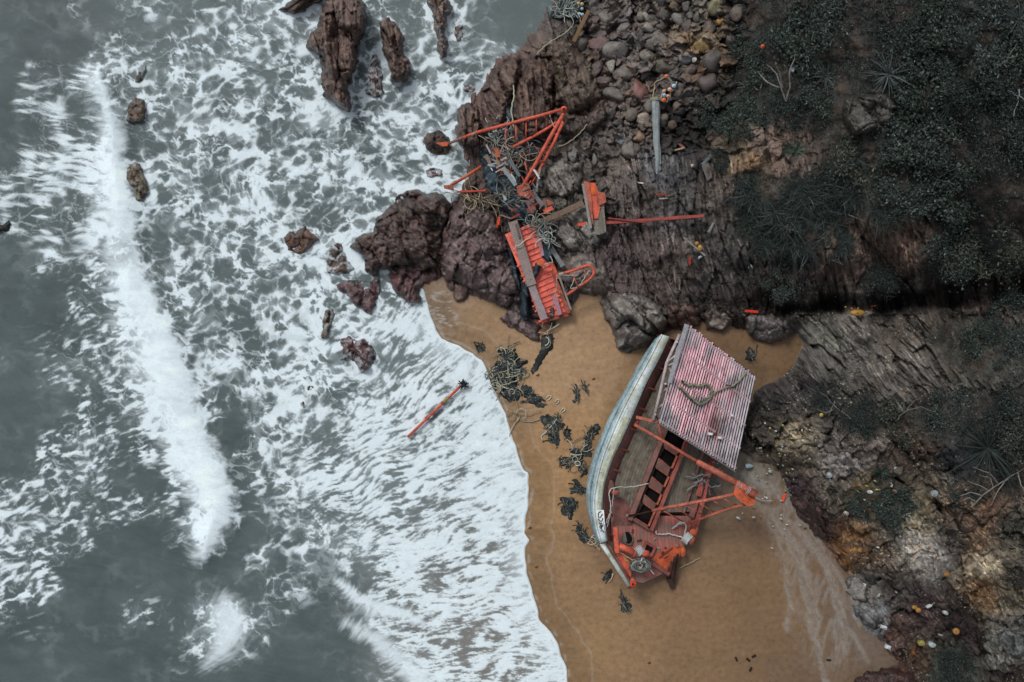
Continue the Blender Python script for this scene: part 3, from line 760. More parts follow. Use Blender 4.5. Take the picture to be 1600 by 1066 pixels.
def build_sea():
    xs = axis([(-24000, -1600, 2800), (-1600, -320, 80), (-320, -60, 8), (-60, 960, QS), (960, 1000, 8)])
    ys = axis([(-24000, -1600, 2800), (-1600, -320, 80), (-320, -60, 8), (-60, 1126, QS), (1126, 1400, 8), (1400, 3000, 100), (3000, 25000, 2800)])
    X, Y = np.meshgrid(xs, ys)
    a, hz, tex, h, lip, D = sea_fields(X, Y)
    out = (X < -60) | (Y < -60) | (Y > 1126)
    brown = sst(500, 760, X) * sst(640, 1000, Y)
    topc = sst(560, 640, X) * sst(140, 60, Y)
    big = fbm(X / 170, Y / 130, 311, 4); rip = streak(X, Y, 0.3, 60, 9, 313, 4)
    w = np.array(lin('4f5b5d'))[None, None] * (1 + 0.20 * big + 0.08 * rip + 0.10 * fbm(X / 35, Y / 22, 317, 4))[..., None]
    w = w * (1 - brown[..., None]) + brown[..., None] * np.array(lin('65615b')) 
    w = w * (1 - 0.6 * topc[..., None]) + 0.6 * topc[..., None] * np.array(lin('5c6666'))
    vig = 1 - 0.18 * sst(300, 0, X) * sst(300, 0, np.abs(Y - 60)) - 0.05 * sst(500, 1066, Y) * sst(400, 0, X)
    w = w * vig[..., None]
    foam = np.array(lin('e2f1f8')) * (0.88 + 0.30 * (tex - 0.5))[..., None]
    m = np.clip(a + hz * (1 - a), 0, 1)
    mm = (m ** 1.15)[..., None]
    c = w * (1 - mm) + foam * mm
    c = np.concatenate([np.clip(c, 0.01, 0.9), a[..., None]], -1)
    z = 0.03 + h * sst(0, -60, lip) + 0.02 * a
    z = np.where(lip > 0, 0.03 - 0.03 * lip, z)
    z = np.where(np.abs(X) > 3000, 0, z)
    V = world(X, Y, z).reshape(-1, 3)
    l = lip[:-1, :-1]
    F = grid_faces(len(xs), len(ys), (l < 5) & ~((X[:-1, :-1] > 700) & (Y[:-1, :-1] < -200) & (l > 0)))
    v, f, cc = compact(V, F, c.reshape(-1, 4))
    m_, nt, b = mat_new('sea_water')
    at = N(nt, 'ShaderNodeAttribute', attribute_name='Col'); g = N(nt, 'ShaderNodeNewGeometry').outputs['Position']
    n1 = noise_node(nt, g, 9, 6, 0.7)
    k = mixc(nt, 1.0, at.outputs['Color'], ramp(nt, n1, [(0.3, (0.93,) * 3), (0.7, (1.07,) * 3)]), 'MULTIPLY')
    nt.links.new(k, b.inputs['Base Color'])
    nt.links.new(ramp(nt, at.outputs['Alpha'], [(0.0, (0.42,) * 3), (0.6, (0.85,) * 3)]), b.inputs['Roughness'])
    b.inputs['Specular IOR Level'].default_value = 0.12
    bump(nt, b, noise_node(nt, g, 2.2, 7, 0.62, 0.5), 0.10, 0.08)
    o = link('sea', mesh_np('sea', v, f, cc), m_); tag(o, 'grey green sea streaked with white surf foam', kind='structure')
# ------------------------------------------------------------------ rocks
def mound(name, outline, h, cols, seed, mat, label=None, cat=None, group=None, parent=None, zb=None, step=1.7, ang=None,
          st_amp=0.16, ac=6.0, rough=0.13, warp=4.0, sink=0.12, edge=0.55, wetband=None, cracks=0.25, contrast=1.0, facet=1.0):
    """one rock (or heap) grown over an outline given in photo pixels"""
    xs0 = min(p[0] for p in outline) - 12; xs1 = max(p[0] for p in outline) + 12
    ys0 = min(p[1] for p in outline) - 12; ys1 = max(p[1] for p in outline) + 12
    X, Y = np.meshgrid(np.arange(xs0, xs1, step), np.arange(ys0, ys1, step))
    wx = warp * fbm(X / 22, Y / 22, seed, 3) + 0.35 * warp * fbm(X / 6, Y / 6, seed + 3, 2)
    wy = warp * fbm(X / 22, Y / 22, seed + 5, 3)
    d = -poly_sdf(X + wx, Y + wy, outline)
    R = max(3.0, d.max() * edge)
    t = np.clip(d / R, 0, 1)
    prof = np.sqrt(np.clip(1 - (1 - t) ** 2, 0, 1))
    f = fbm(X / 20, Y / 20, seed + 7, 5, 0.6); bl = fbm(X / 45, Y / 45, seed + 9, 2)
    A_ = ang if ang is not None else 0.9 + (seed % 7) * .2
    ca, sa = math.cos(A_), math.sin(A_); el = 3.2 if ang is not None else 1.4
    lu = (X + .35 * wx) * ca + (Y + .35 * wy) * sa; lv = -(X + .35 * wx) * sa + (Y + .35 * wy) * ca
    bs = 20 if ang is not None else 27
    fz1, fe1, cid = facets(lu / (bs * el), lv / bs, seed + 11); fz2, fe2, cid2 = facets(lu / (8 * el), lv / 8.5, seed + 12); fz3, fe3, cid3 = facets(lu / (4 * el), lv / 4, seed + 14)
    crk = np.maximum(np.exp(-fe1 / 0.06), 0.5 * np.exp(-fe2 / 0.08)) * cracks * (1 if facet else 0)
    fac = (0.36 * fz1 + 0.12 * fz2 + 0.035 * fz3) * facet
    A_ = ang if ang is not None else 0.9 + (seed % 7) * .2
    st = strata(X, Y, ang, seed + 13, 90, ac) if ang is not None else 0.15 * ridged(X / 26, Y / 22, seed + 13, 3) + 0.35 * strata(X, Y, A_, seed + 13, 60, 9)
    base = (np.maximum(zbase(X, Y), -0.02) - sink) if zb is None else np.full(X.shape, zb)
    hh = h * (0.82 + 0.28 * bl)
    det = st_amp * st + rough * f * (1 - (.45 if ang is not None else .62) * facet) - 0.22 * crk + fac * min(1.1, .35 + .5 * h)
    z = base + np.where(d > 0, prof * hh + det * sst(0, 6, d) * min(1.3, 0.4 + h), d * 0.12)
    c1, c2 = [np.array(lin(c)) for c in cols[:2]]
    mixf = sst(-0.5, 0.5, fbm(X / 26, Y / 26, seed + 21, 4) + 0.3 * st)[..., None]
    c = c1 * (1 - mixf) + c2 * mixf
    v = np.clip(1.08 + contrast * (0.24 * f + 0.42 * st + facet * (.32 * (cid - .5) + .32 * (cid2 - .5) + .28 * (cid3 - .5))) - 0.75 * crk, 0.2, 2.4)
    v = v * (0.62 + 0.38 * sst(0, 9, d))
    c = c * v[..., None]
    if len(cols) > 2:
        k = (sst(0.2, 0.6, fbm(X / 9, Y / 9, seed + 25, 4)) * 0.75)[..., None]
        c = c * (1 - k) + np.array(lin(cols[2])) * k
    if wetband:   # foam water lying on low parts
        k = sst(0.55, 0.72, ridged(X / 16, Y / 13, seed + 31, 4) + 0.22 * sst(14, 0, d))[..., None] * wetband
        c = c * (1 - k) + np.array(lin('c9d6db')) * k
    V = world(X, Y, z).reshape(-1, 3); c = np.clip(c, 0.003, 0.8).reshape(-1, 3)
    keep = (d[:-1, :-1] > -5) & (d[1:, 1:] > -5)
    F = grid_faces(X.shape[1], X.shape[0], keep)
    v_, f_, cc = compact(V, F, c)
    v_ = v_ - np.array(parent_loc(parent))
    if parent is None:
        o0 = v_.mean(0); o0[2] = v_[:, 2].min(); v_ = v_ - o0
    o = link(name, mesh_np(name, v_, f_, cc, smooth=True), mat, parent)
    if parent is None: o.location = o0.tolist()
    return tag(o, label, cat, group)

BR = ('57453f', '42342f', '7a695e'); DK = ('483a35', '332a27', '65564a'); RD = ('533639', '3d2b2c', '75625e')
GY = ('716c67', '55514d', '94918b'); GB = ('655c57', '4d4541', '86817b'); PU = ('625152', '4a3e3e', '867c7a')
SEA_R = [
     ('long black rock ledge cut by the top edge of the photo', [(436,14),(452,4),(470,-12),(520,-20),(500,4),(478,18),(455,24)], 1.0, DK, -0.5, 5, 0),
     ('tall ridged dark brown rock, the largest one standing in the surf', [(516,-14),(563,-10),(573,20),(570,50),(562,85),(556,115),(546,137),(546,178),(524,166),(503,150),(501,118),(502,90),(488,84),(474,72),(484,58),(494,40),(502,14)], 2.4, BR, 1.5, 6, 0),
     ('upright oval ridged rock right of the tallest surf rock', [(591,34),(602,26),(616,32),(629,52),(635,80),(642,116),(638,127),(624,128),(611,127),(604,98),(596,68)], 1.4, BR, 1.4, 5, 0),
     ('narrow low red brown rock between the two ridged surf rocks', [(580,86),(590,84),(596,104),(601,145),(590,152),(573,146),(574,120)], 0.6, RD, 1.45, 5, 0.4),
     ('long thin ridged rock hanging from the top edge, nearest the cliff', [(666,-10),(696,-14),(704,10),(701,34),(694,48),(701,70),(699,92),(688,94),(681,80),(684,58),(674,32)], 0.9, BR, 1.45, 5, 0.1),
     ('small half sunken rock beside the thin ridged rock', [(710,40),(721,36),(727,52),(722,64),(712,60)], 0.35, DK, None, 5, 0.3),
     ('small submerged reddish rock under foam left of the cliff', [(722,132),(736,128),(745,138),(736,146),(724,143)], 0.35, RD, None, 5, 0.3),
     ('round brown rock touched by the tip of the fallen orange mast', [(659,222),(668,207),(686,204),(702,214),(706,230),(700,243),(680,243),(664,237)], 0.9, DK, None, 4, 0),
     ('low reddish rock washed by foam below the round rock', [(663,266),(678,261),(691,263),(692,274),(678,279),(664,277)], 0.4, RD, None, 4, 0.35),
     ('brown lumpy rock beside the head of the breaking wave', [(200,160),(212,150),(226,156),(231,172),(222,188),(205,197),(194,190)], 0.7, ('4b3e33','3a2f28','66543c'), None, 4, 0.1),
     ('thin tapering rock sliver above the lumpy rock by the wave', [(211,128),(216,110),(232,98),(230,112),(220,130)], 0.35, DK, 2.2, 4, 0.3),
     ('tan brown crumbly rock right of the white breaker', [(196,262),(206,249),(220,260),(231,278),(229,300),(226,318),(212,314),(206,296),(194,284)], 0.7, ('5f5342','453b30','877a5c'), None, 4, 0.15),
     ('jagged brown rock alone in the lacy foam', [(441,370),(452,361),(464,366),(474,352),(484,364),(496,372),(488,386),(466,398),(448,394)], 0.7, ('5a4034','43302a','6f5036'), None, 4, 0.05),
     ('tiny black rock at the left edge of the sea', [(-6,352),(6,350),(14,343),(19,350),(12,362),(-6,366)], 0.5, ('1e1c1c','141313','2a2725'), None, 3, 0),
     ('low ragged dark rock left of the big red brown rocks', [(508,388),(520,378),(533,382),(545,400),(560,425),(530,430),(508,432),(512,408)], 0.45, DK, None, 5, 0.55),
     ('wedge of dark maroon rock below the left big rock', [(522,446),(542,436),(568,438),(594,434),(592,462),(586,480),(578,494),(560,484),(545,468)], 0.8, RD, None, 5, 0.12),
     ('square maroon rock speckled with foam, lowest in the surf', [(531,528),(545,522),(560,533),(570,528),(582,540),(588,555),(580,578),(568,587),(556,572),(545,562),(528,566),(534,548)], 0.7, RD, None, 5, 0.28),
     ('slim brown rock beside the wedge rock in the foam', [(506,486),(518,482),(524,490),(518,510),(510,530),(499,532),(502,510)], 0.45, ('55483c','40362e','6a5c48'), 1.9, 4, 0.25),
     ('small round dark rock in the foam left of the red pole', [(479,604),(488,600),(494,607),(488,614),(480,611)], 0.3, DK, None, 3, 0.1),
     ('sunken grey stone under foam below the small round rock', [(464,632),(474,625),(483,630),(482,640),(470,644)], 0.22, DK, None, 3, 0.45),
     ('brown stone breaking the foam at the middle left of the surf', [(378,188),(390,182),(400,194),(390,206),(380,202)], 0.18, DK, None, 3, 0.6),
    ]
def sea_rocks():
    R = SEA_R
    for i, (lb, o, h, c, ang, w, wet) in enumerate(R):
        mound('sea_rock', o, h, c, 400 + i * 37, M['rock'], lb, 'rock', 'rocks standing in the surf', zb=-0.18, step=1.5, ang=ang, ac=5.5, wetband=wet, warp=w, rough=0.11, st_amp=0.10 if ang else 0.06, cracks=0.5)

def shore_rocks():
    R = [
     ('big red brown rock at the water edge left of the smaller wreck', [(546,385),(560,372),(580,360),(585,345),(605,325),(625,303),(645,296),(665,300),(690,303),(704,318),(700,340),(690,365),(688,395),(684,420),(662,425),(640,418),(620,416),(600,420),(585,430),(570,424),(566,400)], 1.7, ('44332f','332725','5f4a3a'), None, 0, 0.05),
     ('dark maroon foot of the big red brown rock reaching into the sand', [(604,418),(630,412),(660,418),(662,440),(657,462),(655,476),(632,472),(618,456),(606,440)], 1.0, RD, None, 0, 0.05),
     ('broad purple brown boulder between the big red rock and the wreck', [(695,335),(712,325),(740,322),(765,330),(778,345),(786,368),(798,392),(806,420),(812,450),(815,474),(795,480),(768,472),(745,460),(722,448),(702,440),(690,430),(688,400),(694,365)], 1.6, PU, None, 0, 0),
     ('small brown rock at the foot of the purple boulder', [(710,442),(726,446),(732,458),(726,470),(714,473),(708,460)], 0.5, BR, None, 0, 0),
     ('low purple grey rock lying on sand under the smaller wreck', [(780,497),(800,484),(820,488),(838,498),(846,515),(842,536),(828,534),(812,522),(794,512)], 0.6, PU, None, 0, 0),
     ('brown block rock at the left tip of the headland', [(714,172),(730,158),(748,166),(753,190),(749,224),(736,234),(718,226),(712,200)], 1.2, BR, 1.5, 0, 0),
     ('sloping brown rock behind the left headland block', [(752,160),(758,128),(776,104),(803,86),(818,92),(806,130),(794,170),(784,202),(766,216),(752,212)], 1.2, BR, 1.1, 0, 0),
     ('rounded brown rock with fine parallel ribs above the orange mast', [(803,128),(826,102),(850,97),(863,112),(866,150),(864,200),(850,217),(818,216),(802,182)], 1.5, ('55433b','40332f','6b5a4f'), 1.5, 0, 0),
     ('large smooth brown rock right of the ribbed rock', [(862,64),(882,60),(900,70),(922,96),(938,128),(942,158),(915,176),(888,178),(869,158),(862,104)], 1.5, ('54473f','40362f','706558'), 1.3, 0, 0),
     ('brown rock under the apex of the fallen mast', [(868,168),(910,178),(946,160),(956,180),(930,205),(896,214),(870,204)], 1.0, ('453a36','342c29','5c524b'), None, 0, 0),
     ('round small rock under the rungs of the fallen mast', [(826,222),(840,214),(852,220),(854,234),(840,242),(826,236)], 0.5, ('4c3c36','3a302c','5c4a42'), None, 0, 0),
     ('grey cracked rock right of the netting heap', [(852,262),(880,250),(905,252),(912,275),(905,300),(880,312),(858,306),(846,286)], 1.0, GY, 1.2, 0, 0),
     ('pale grey slab right of the leaning timber', [(866,340),(882,324),(915,318),(942,338),(950,368),(930,388),(895,396),(870,380),(860,360)], 1.0, GY, 1.0, 0, 0),
     ('grey brown rock behind the small orange ladder', [(868,412),(880,400),(905,393),(928,396),(945,412),(958,438),(964,456),(938,464),(900,456),(884,434)], 0.55, GB, None, 0, 0),
     ('large grey rounded rock at the top of the beach', [(936,474),(952,460),(985,457),(1010,465),(1034,484),(1044,505),(1034,522),(1012,520),(985,500),(962,512),(946,500)], 1.2, GY, 0.9, 0, 0),
     ('grey creased rock just left of the pale hull end', [(958,516),(982,502),(1012,520),(1028,526),(1008,545),(985,551),(964,547)], 0.8, ('6b6664','4f4b49','8c8a88'), 2.6, 0, 0),
     ('dark brown rock above the ship roof', [(1046,476),(1072,468),(1095,484),(1092,508),(1066,520),(1044,508)], 1.0, BR, 1.2, 0, 0),
     ('grey brown stone right of the slatted roof tip', [(1094,492),(1118,484),(1140,492),(1146,508),(1128,518),(1106,514)], 0.7, GB, None, 0, 0),
     ('lumpy pale grey boulder on the upper right sand', [(1160,500),(1178,488),(1210,490),(1232,500),(1240,520),(1216,534),(1190,536),(1170,520)], 1.0, ('6a6462','504b4a','8a8582'), None, 0, 0),
     ('grey rock block sticking out of dark scrub', [(1314,168),(1326,150),(1360,146),(1390,148),(1404,168),(1396,190),(1362,206),(1330,212),(1318,192)], 1.1, ('474542','35332f','5c5b58'), None, 0, 0),
     ('pale worn rock in the lower right litter', [(1398,845),(1412,828),(1436,826),(1446,848),(1430,866),(1404,862)], 0.6, ('85827c','6a6762','a9a8a4'), None, 0, 0),
     ('grey flat rock at the right edge of the beach', [(1318,905),(1338,898),(1356,912),(1352,940),(1334,938),(1322,924)], 0.6, ('6c6966','54514e','86837f'), None, 0, 0),
     ('blue grey ribbed rock low on the beach edge', [(1330,948),(1352,938),(1372,950),(1384,972),(1366,984),(1344,972)], 0.6, ('6a6c6c','4f4f4f','8d8f90'), 0.7, 0, 0),
     ('dark maroon rock cut by the bottom edge of the photo', [(1334,1062),(1360,1048),(1390,1044),(1425,1046),(1440,1070),(1430,1100),(1340,1100)], 0.9, ('3f2c2a','2f2322','523c38'), None, 0, 0),
     ('rusty brown stone at the edge of the lower beach', [(1376,990),(1392,982),(1408,990),(1404,1004),(1384,1006)], 0.5, ('63463a','4a372f','7c5a44'), None, 0, 0),
     ('rust coloured rock above the lower beach edge', [(1404,1008),(1420,998),(1436,1010),(1432,1024),(1412,1024)], 0.5, ('5c3a26','46301f','7c5434'), None, 0, 0),
     ('orange lichen covered rock above the foam lines', [(1308,850),(1318,838),(1340,840),(1350,862),(1340,886),(1318,890),(1308,872)], 0.7, ('6b4a2e','4a372c','9c7436'), None, 0, 0),
     ('pale grey rock column near the lower right corner', [(1560,992),(1580,984),(1600,992),(1606,1022),(1586,1032),(1566,1016)], 0.9, ('5c5f5e','454746','787b7a'), 1.3, 0, 0),
     ('reddish brown rock at the foot of the dark cliff by the mast tip', [(1232,775),(1256,768),(1280,790),(1300,830),(1290,850),(1262,826)], 0.9, ('3d2b2a','2e2322','52403c'), 0.9, 0, 0),
    ]
    for i, (lb, o, h, c, ang, w, wet) in enumerate(R):
        mound('shore_rock', o, h, c, 1400 + i * 41, M['rock'], lb, 'rock', 'rocks along the foot of the cliff', step=1.6, ang=ang, ac=6.0, wetband=wet, warp=5, rough=0.11, st_amp=0.10 if ang else 0.06, cracks=0.6)

def boulder_mesh(seed, sub=3):
    rnd = random.Random(seed)
    bm = bmesh.new(); bmesh.ops.create_icosphere(bm, subdivisions=sub, radius=1.0)
    pl = [(Vector((rnd.gauss(0, 1), rnd.gauss(0, 1), rnd.gauss(0, 1))).normalized(), rnd.uniform(0.45, 0.85)) for _ in range(9)]
    co = np.array([v.co for v in bm.verts])
    r = np.full(len(co), 1.08)
    for n, d in pl:
        k = co @ np.array(n); r = np.where(k > 1e-3, np.minimum(r, d / np.maximum(k, 1e-3)), r)
    r = r + 0.06 * fbm(co[:, 0] * 1.7 + co[:, 2] + seed, co[:, 1] * 1.7 - co[:, 2] * 0.7, seed, 3) + 0.03 * fbm(co[:, 0] * 7 + seed, co[:, 1] * 7 + co[:, 2] * 5, seed + 9, 3)
    co = co * r[:, None]
    F = np.array([[v.index for v in f.verts] for f in bm.faces]); bm.free()
    return co, F

def boulders():
    """the scree of loose stones above the small wreck, each its own stone"""
    named = [(1100,70,14,12,'7c6844','ochre yellow boulder in the scree, brightest of the pile'),(1000,146,17,19,'6b4d49','reddish cracked boulder left of the driftwood log top'),
      (1027,63,22,14,'66625d','large flat grey boulder high in the scree'),(1013,45,11,9,'6c6863','blue grey boulder above the large flat grey one'),
      (936,68,24,14,'5c4a47','purple brown boulder at the left of the scree'),(965,78,22,13,'63605c','pale streaked oval boulder right of the purple brown one'),
      (1031,103,20,15,'5e5a50','olive grey boulder in the middle of the scree'),(977,115,20,13,'5c5752','wide flat brown grey boulder in the scree centre'),
      (954,101,8,12,'7c7a72','small pale upright stone in the scree'),(960,148,20,15,'5a5550','grey brown boulder with ridges near the large brown rock'),
      (1000,26,9,8,'65605a','small round stone near the top of the scree'),(1011,28,8,9,'74706a','pale egg shaped stone near the top of the scree'),
      (1120,10,15,12,'6a6650','green grey boulder at the top edge near the scrub'),(1103,8,6,8,'75808a','blue white stone at the top edge'),
      (1128,32,7,7,'8a6a3c','small ochre stone below the green grey boulder'),(1070,92,12,9,'77777a','light grey stone right of the scree centre'),
      (1080,84,10,8,'68655f','grey stone just above the light grey stone'),(1057,68,13,8,'6e6c68','flat pale stone left of the ochre boulder'),
      (1080,140,17,11,'57524d','dark grey boulder right of the float cluster'),(1005,190,14,12,'857a70','speckled pale boulder left of the driftwood log'),
      (967,214,13,12,'7f868a','blue white streaked rock above the layered shelf'),(1000,214,16,9,'7c6858','tan streaked rock right of the blue white rock'),
      (936,190,16,13,'5c5752','grey brown boulder below the large brown rock'),(930,246,7,11,'6c6a66','upright grey stone above the orange wreck panel'),
      (950,176,16,10,'5e5a57','grey boulder left of the speckled pale boulder'),(985,180,11,10,'5c574e','brown boulder beside the speckled pale boulder'),
      (1052,196,9,7,'4c4038','small brown stone right of the driftwood log'),(895,240,9,12,'6c6b68','light grey upright stone right of the mast foot')]
    rnd = random.Random(11)
    used = [(a, b_, max(c, d)) for a, b_, c, d, *_ in named]
    scree = [(900,-10),(1160,-10),(1150,40),(1135,110),(1100,150),(1060,165),(1010,235),(930,250),(900,225),(905,190),(945,160),(935,120),(905,75)]
    extra = []
    zones = [(scree, 40, (11, 21)), (scree, 80, (3.5, 11))]
    for poly, n, (r0, r1) in zones:
        tries = 0
        while n > 0 and tries < 9000:
            tries += 1
            x = rnd.uniform(min(p[0] for p in poly), max(p[0] for p in poly)); y = rnd.uniform(min(p[1] for p in poly), max(p[1] for p in poly))
            if poly_sdf(np.array([[x]]), np.array([[y]]), poly)[0, 0] > 0: continue
            r = r0 + (r1 - r0) * rnd.random() ** 1.6
            if any((x - a) ** 2 + (y - b_) ** 2 < (0.80 * (r + c)) ** 2 for a, b_, c in used): continue
            used.append((x, y, r)); extra.append((x, y, r, r * rnd.uniform(0.5, 0.9), None, None)); n -= 1
    pal = ['504c4a', '494543', '5c5854', '4f4643', '4a4240', '625f5c', '434140', '5f5b54', '534a44']
    for i, (x, y, a, b_, hx, lb) in enumerate(named + extra):
        co, F = boulder_mesh(500 + i, 3)
        zz = min(a, b_) * S * 0.85
        A = rnd.uniform(-0.5, 0.5) if lb is None else rnd.uniform(-.2, .2)
        if lb is None: A = rnd.uniform(0, 3.1)
        sc_ = np.array([a * S, b_ * S, zz]) * 1.04
        v = co * sc_; c_, s_ = math.cos(A), math.sin(A)
        v = np.stack([v[:, 0] * c_ - v[:, 1] * s_, v[:, 0] * s_ + v[:, 1] * c_, v[:, 2]], 1)
        base = np.array(lin(hx or rnd.choice(pal)))
        n_ = fbm(co[:, 0] * 3 + i, co[:, 1] * 3 + co[:, 2] * 2, i, 4)
        cc = base * np.clip(1.08 + 0.45 * n_, 0.4, 1.9)[:, None]
        p = G(x, y, zz * 0.22 + 0.10)
        o = link('boulder', mesh_np('boulder', v, F, cc, smooth=False), M['rock']); o.location = p
        if lb: tag(o, lb, 'rock', 'loose stones of the scree')
        else:
            where = 'upper' if y < 90 else ('middle' if y < 160 else 'lower')
            tag(o, 'small loose brown grey stone lying in the %s part of the scree' % where, 'rock', 'loose stones in the %s scree' % where)

# ------------------------------------------------------------------ plants
def leaves_mesh(pos, size, cols, rnd, aspect=2.2, tilt=1.0):
    """many small pointed leaves; pos (n,3), size (n,), cols (n,3)"""
    n = len(pos); th = rnd.uniform(0, 2 * np.pi, n); el = rnd.normal(0, 0.5, n) * tilt
    d = np.stack([np.cos(th) * np.cos(el), np.sin(th) * np.cos(el), np.sin(el)], 1)
    up = rnd.normal(0, 0.45, (n, 3)) + np.array([0, 0, 1]); s = np.cross(d, up); s /= np.linalg.norm(s, axis=1)[:, None] + 1e-9
    L = size[:, None]; w = L / aspect
    V = np.stack([pos, pos + d * L * .5 + s * w * .5, pos + d * L, pos + d * L * .5 - s * w * .5], 1).reshape(-1, 3)
    F = np.arange(4 * n).reshape(n, 4)
    return V, F, np.repeat(cols, 4, 0)

def blades_mesh(base, dirs, length, width, droop, cols, seg=4):
    n = len(base); V = []; 
    side = np.cross(dirs, np.array([0, 0, 1.0])); side /= np.linalg.norm(side, axis=1)[:, None] + 1e-9
    for k in range(seg + 1):
        t = k / seg
        p = base + dirs * (length * t)[:, None] - np.array([0, 0, 1.0]) * (droop * length * t * t)[:, None]
        w = (width * (1 - t) ** 0.7 * 0.5)[:, None]
        V += [p - side * w, p + side * w]
    V = np.stack(V, 1).reshape(-1, 3); m = 2 * (seg + 1)
    o = (np.arange(n) * m)[:, None]; F = []
    for k in range(seg): F.append(np.concatenate([o + 2 * k, o + 2 * k + 1, o + 2 * k + 3, o + 2 * k + 2], 1))
    F = np.stack(F, 1).reshape(-1, 4)
    return V, F, np.repeat(cols, m, 0)

LC = [np.array(lin(c)) for c in ('232a27', '2e3632', '363f3e', '465150', '5c6767')]
def leafcols(n, r, dark=1.0, warm=0.0):
    k = r.random(n); c = np.zeros((n, 3))
    for (a, b_), i in zip(((0, .34), (.34, .64), (.64, .85), (.85, .965), (.965, 1.01)), range(5)):
        m = (k >= a) & (k < b_); c[m] = LC[i]
    c = c * r.uniform(0.7, 1.3, n)[:, None] * dark
    if warm: c = c * np.array([1 + warm, 1, 1 - warm * 0.6])
    return c

def shrub_proto(seed, R=1.0, n=1500, long=False, size=0.10, tint=(1, 1, 1)):
    r = np.random.RandomState(seed)
    root = empty('shrub', (0, 0, 0))
    if long:
        th = r.uniform(0, 2 * np.pi, n); cz = r.uniform(0.25, 0.95, n)
        d = np.stack([np.cos(th) * np.sqrt(1 - cz ** 2), np.sin(th) * np.sqrt(1 - cz ** 2), cz], 1)
        b0 = np.stack([r.normal(0, 0.28 * R, n), r.normal(0, 0.28 * R, n), r.uniform(0, 0.2, n)], 1)
        V, F, c = blades_mesh(b0, d, r.uniform(0.5, 1.05, n) * R, r.uniform(0.018, 0.035, n), r.uniform(0.2, 0.7, n), leafcols(n, r))
    else:
        nc = 16; th = r.uniform(0, 2 * np.pi, nc); rr = R * np.sqrt(r.random(nc)) * 0.85
        cen = np.stack([np.cos(th) * rr, np.sin(th) * rr, 0.25 * R + 0.40 * R * (1 - (rr / R) ** 2) * r.uniform(0.5, 1.1, nc)], 1)
        pos = cen[r.randint(0, nc, n)] + r.normal(0, 1, (n, 3)) * np.array([0.17, 0.17, 0.13]) * R
        pos[:, 2] = np.abs(pos[:, 2])
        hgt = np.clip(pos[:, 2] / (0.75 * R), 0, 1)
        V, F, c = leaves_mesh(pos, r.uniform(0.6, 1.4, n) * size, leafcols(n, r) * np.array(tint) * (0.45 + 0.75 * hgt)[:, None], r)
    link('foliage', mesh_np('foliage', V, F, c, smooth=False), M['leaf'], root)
    mb = MB(); rnd = random.Random(seed)
    for k in range(7):
        a = rnd.uniform(0, 6.28); p = Vector((0, 0, -0.3)); pts = [p]
        for j in range(5):
            a += rnd.uniform(-.4, .4); p = p + Vector((math.cos(a) * R * .16, math.sin(a) * R * .16, 0.17 * R)); pts.append(p)
        mb.tube(pts, 0.028, 5, lin('4f4a45'), 0.008)
    mb.build('stem', M['wood'], root)
    return root

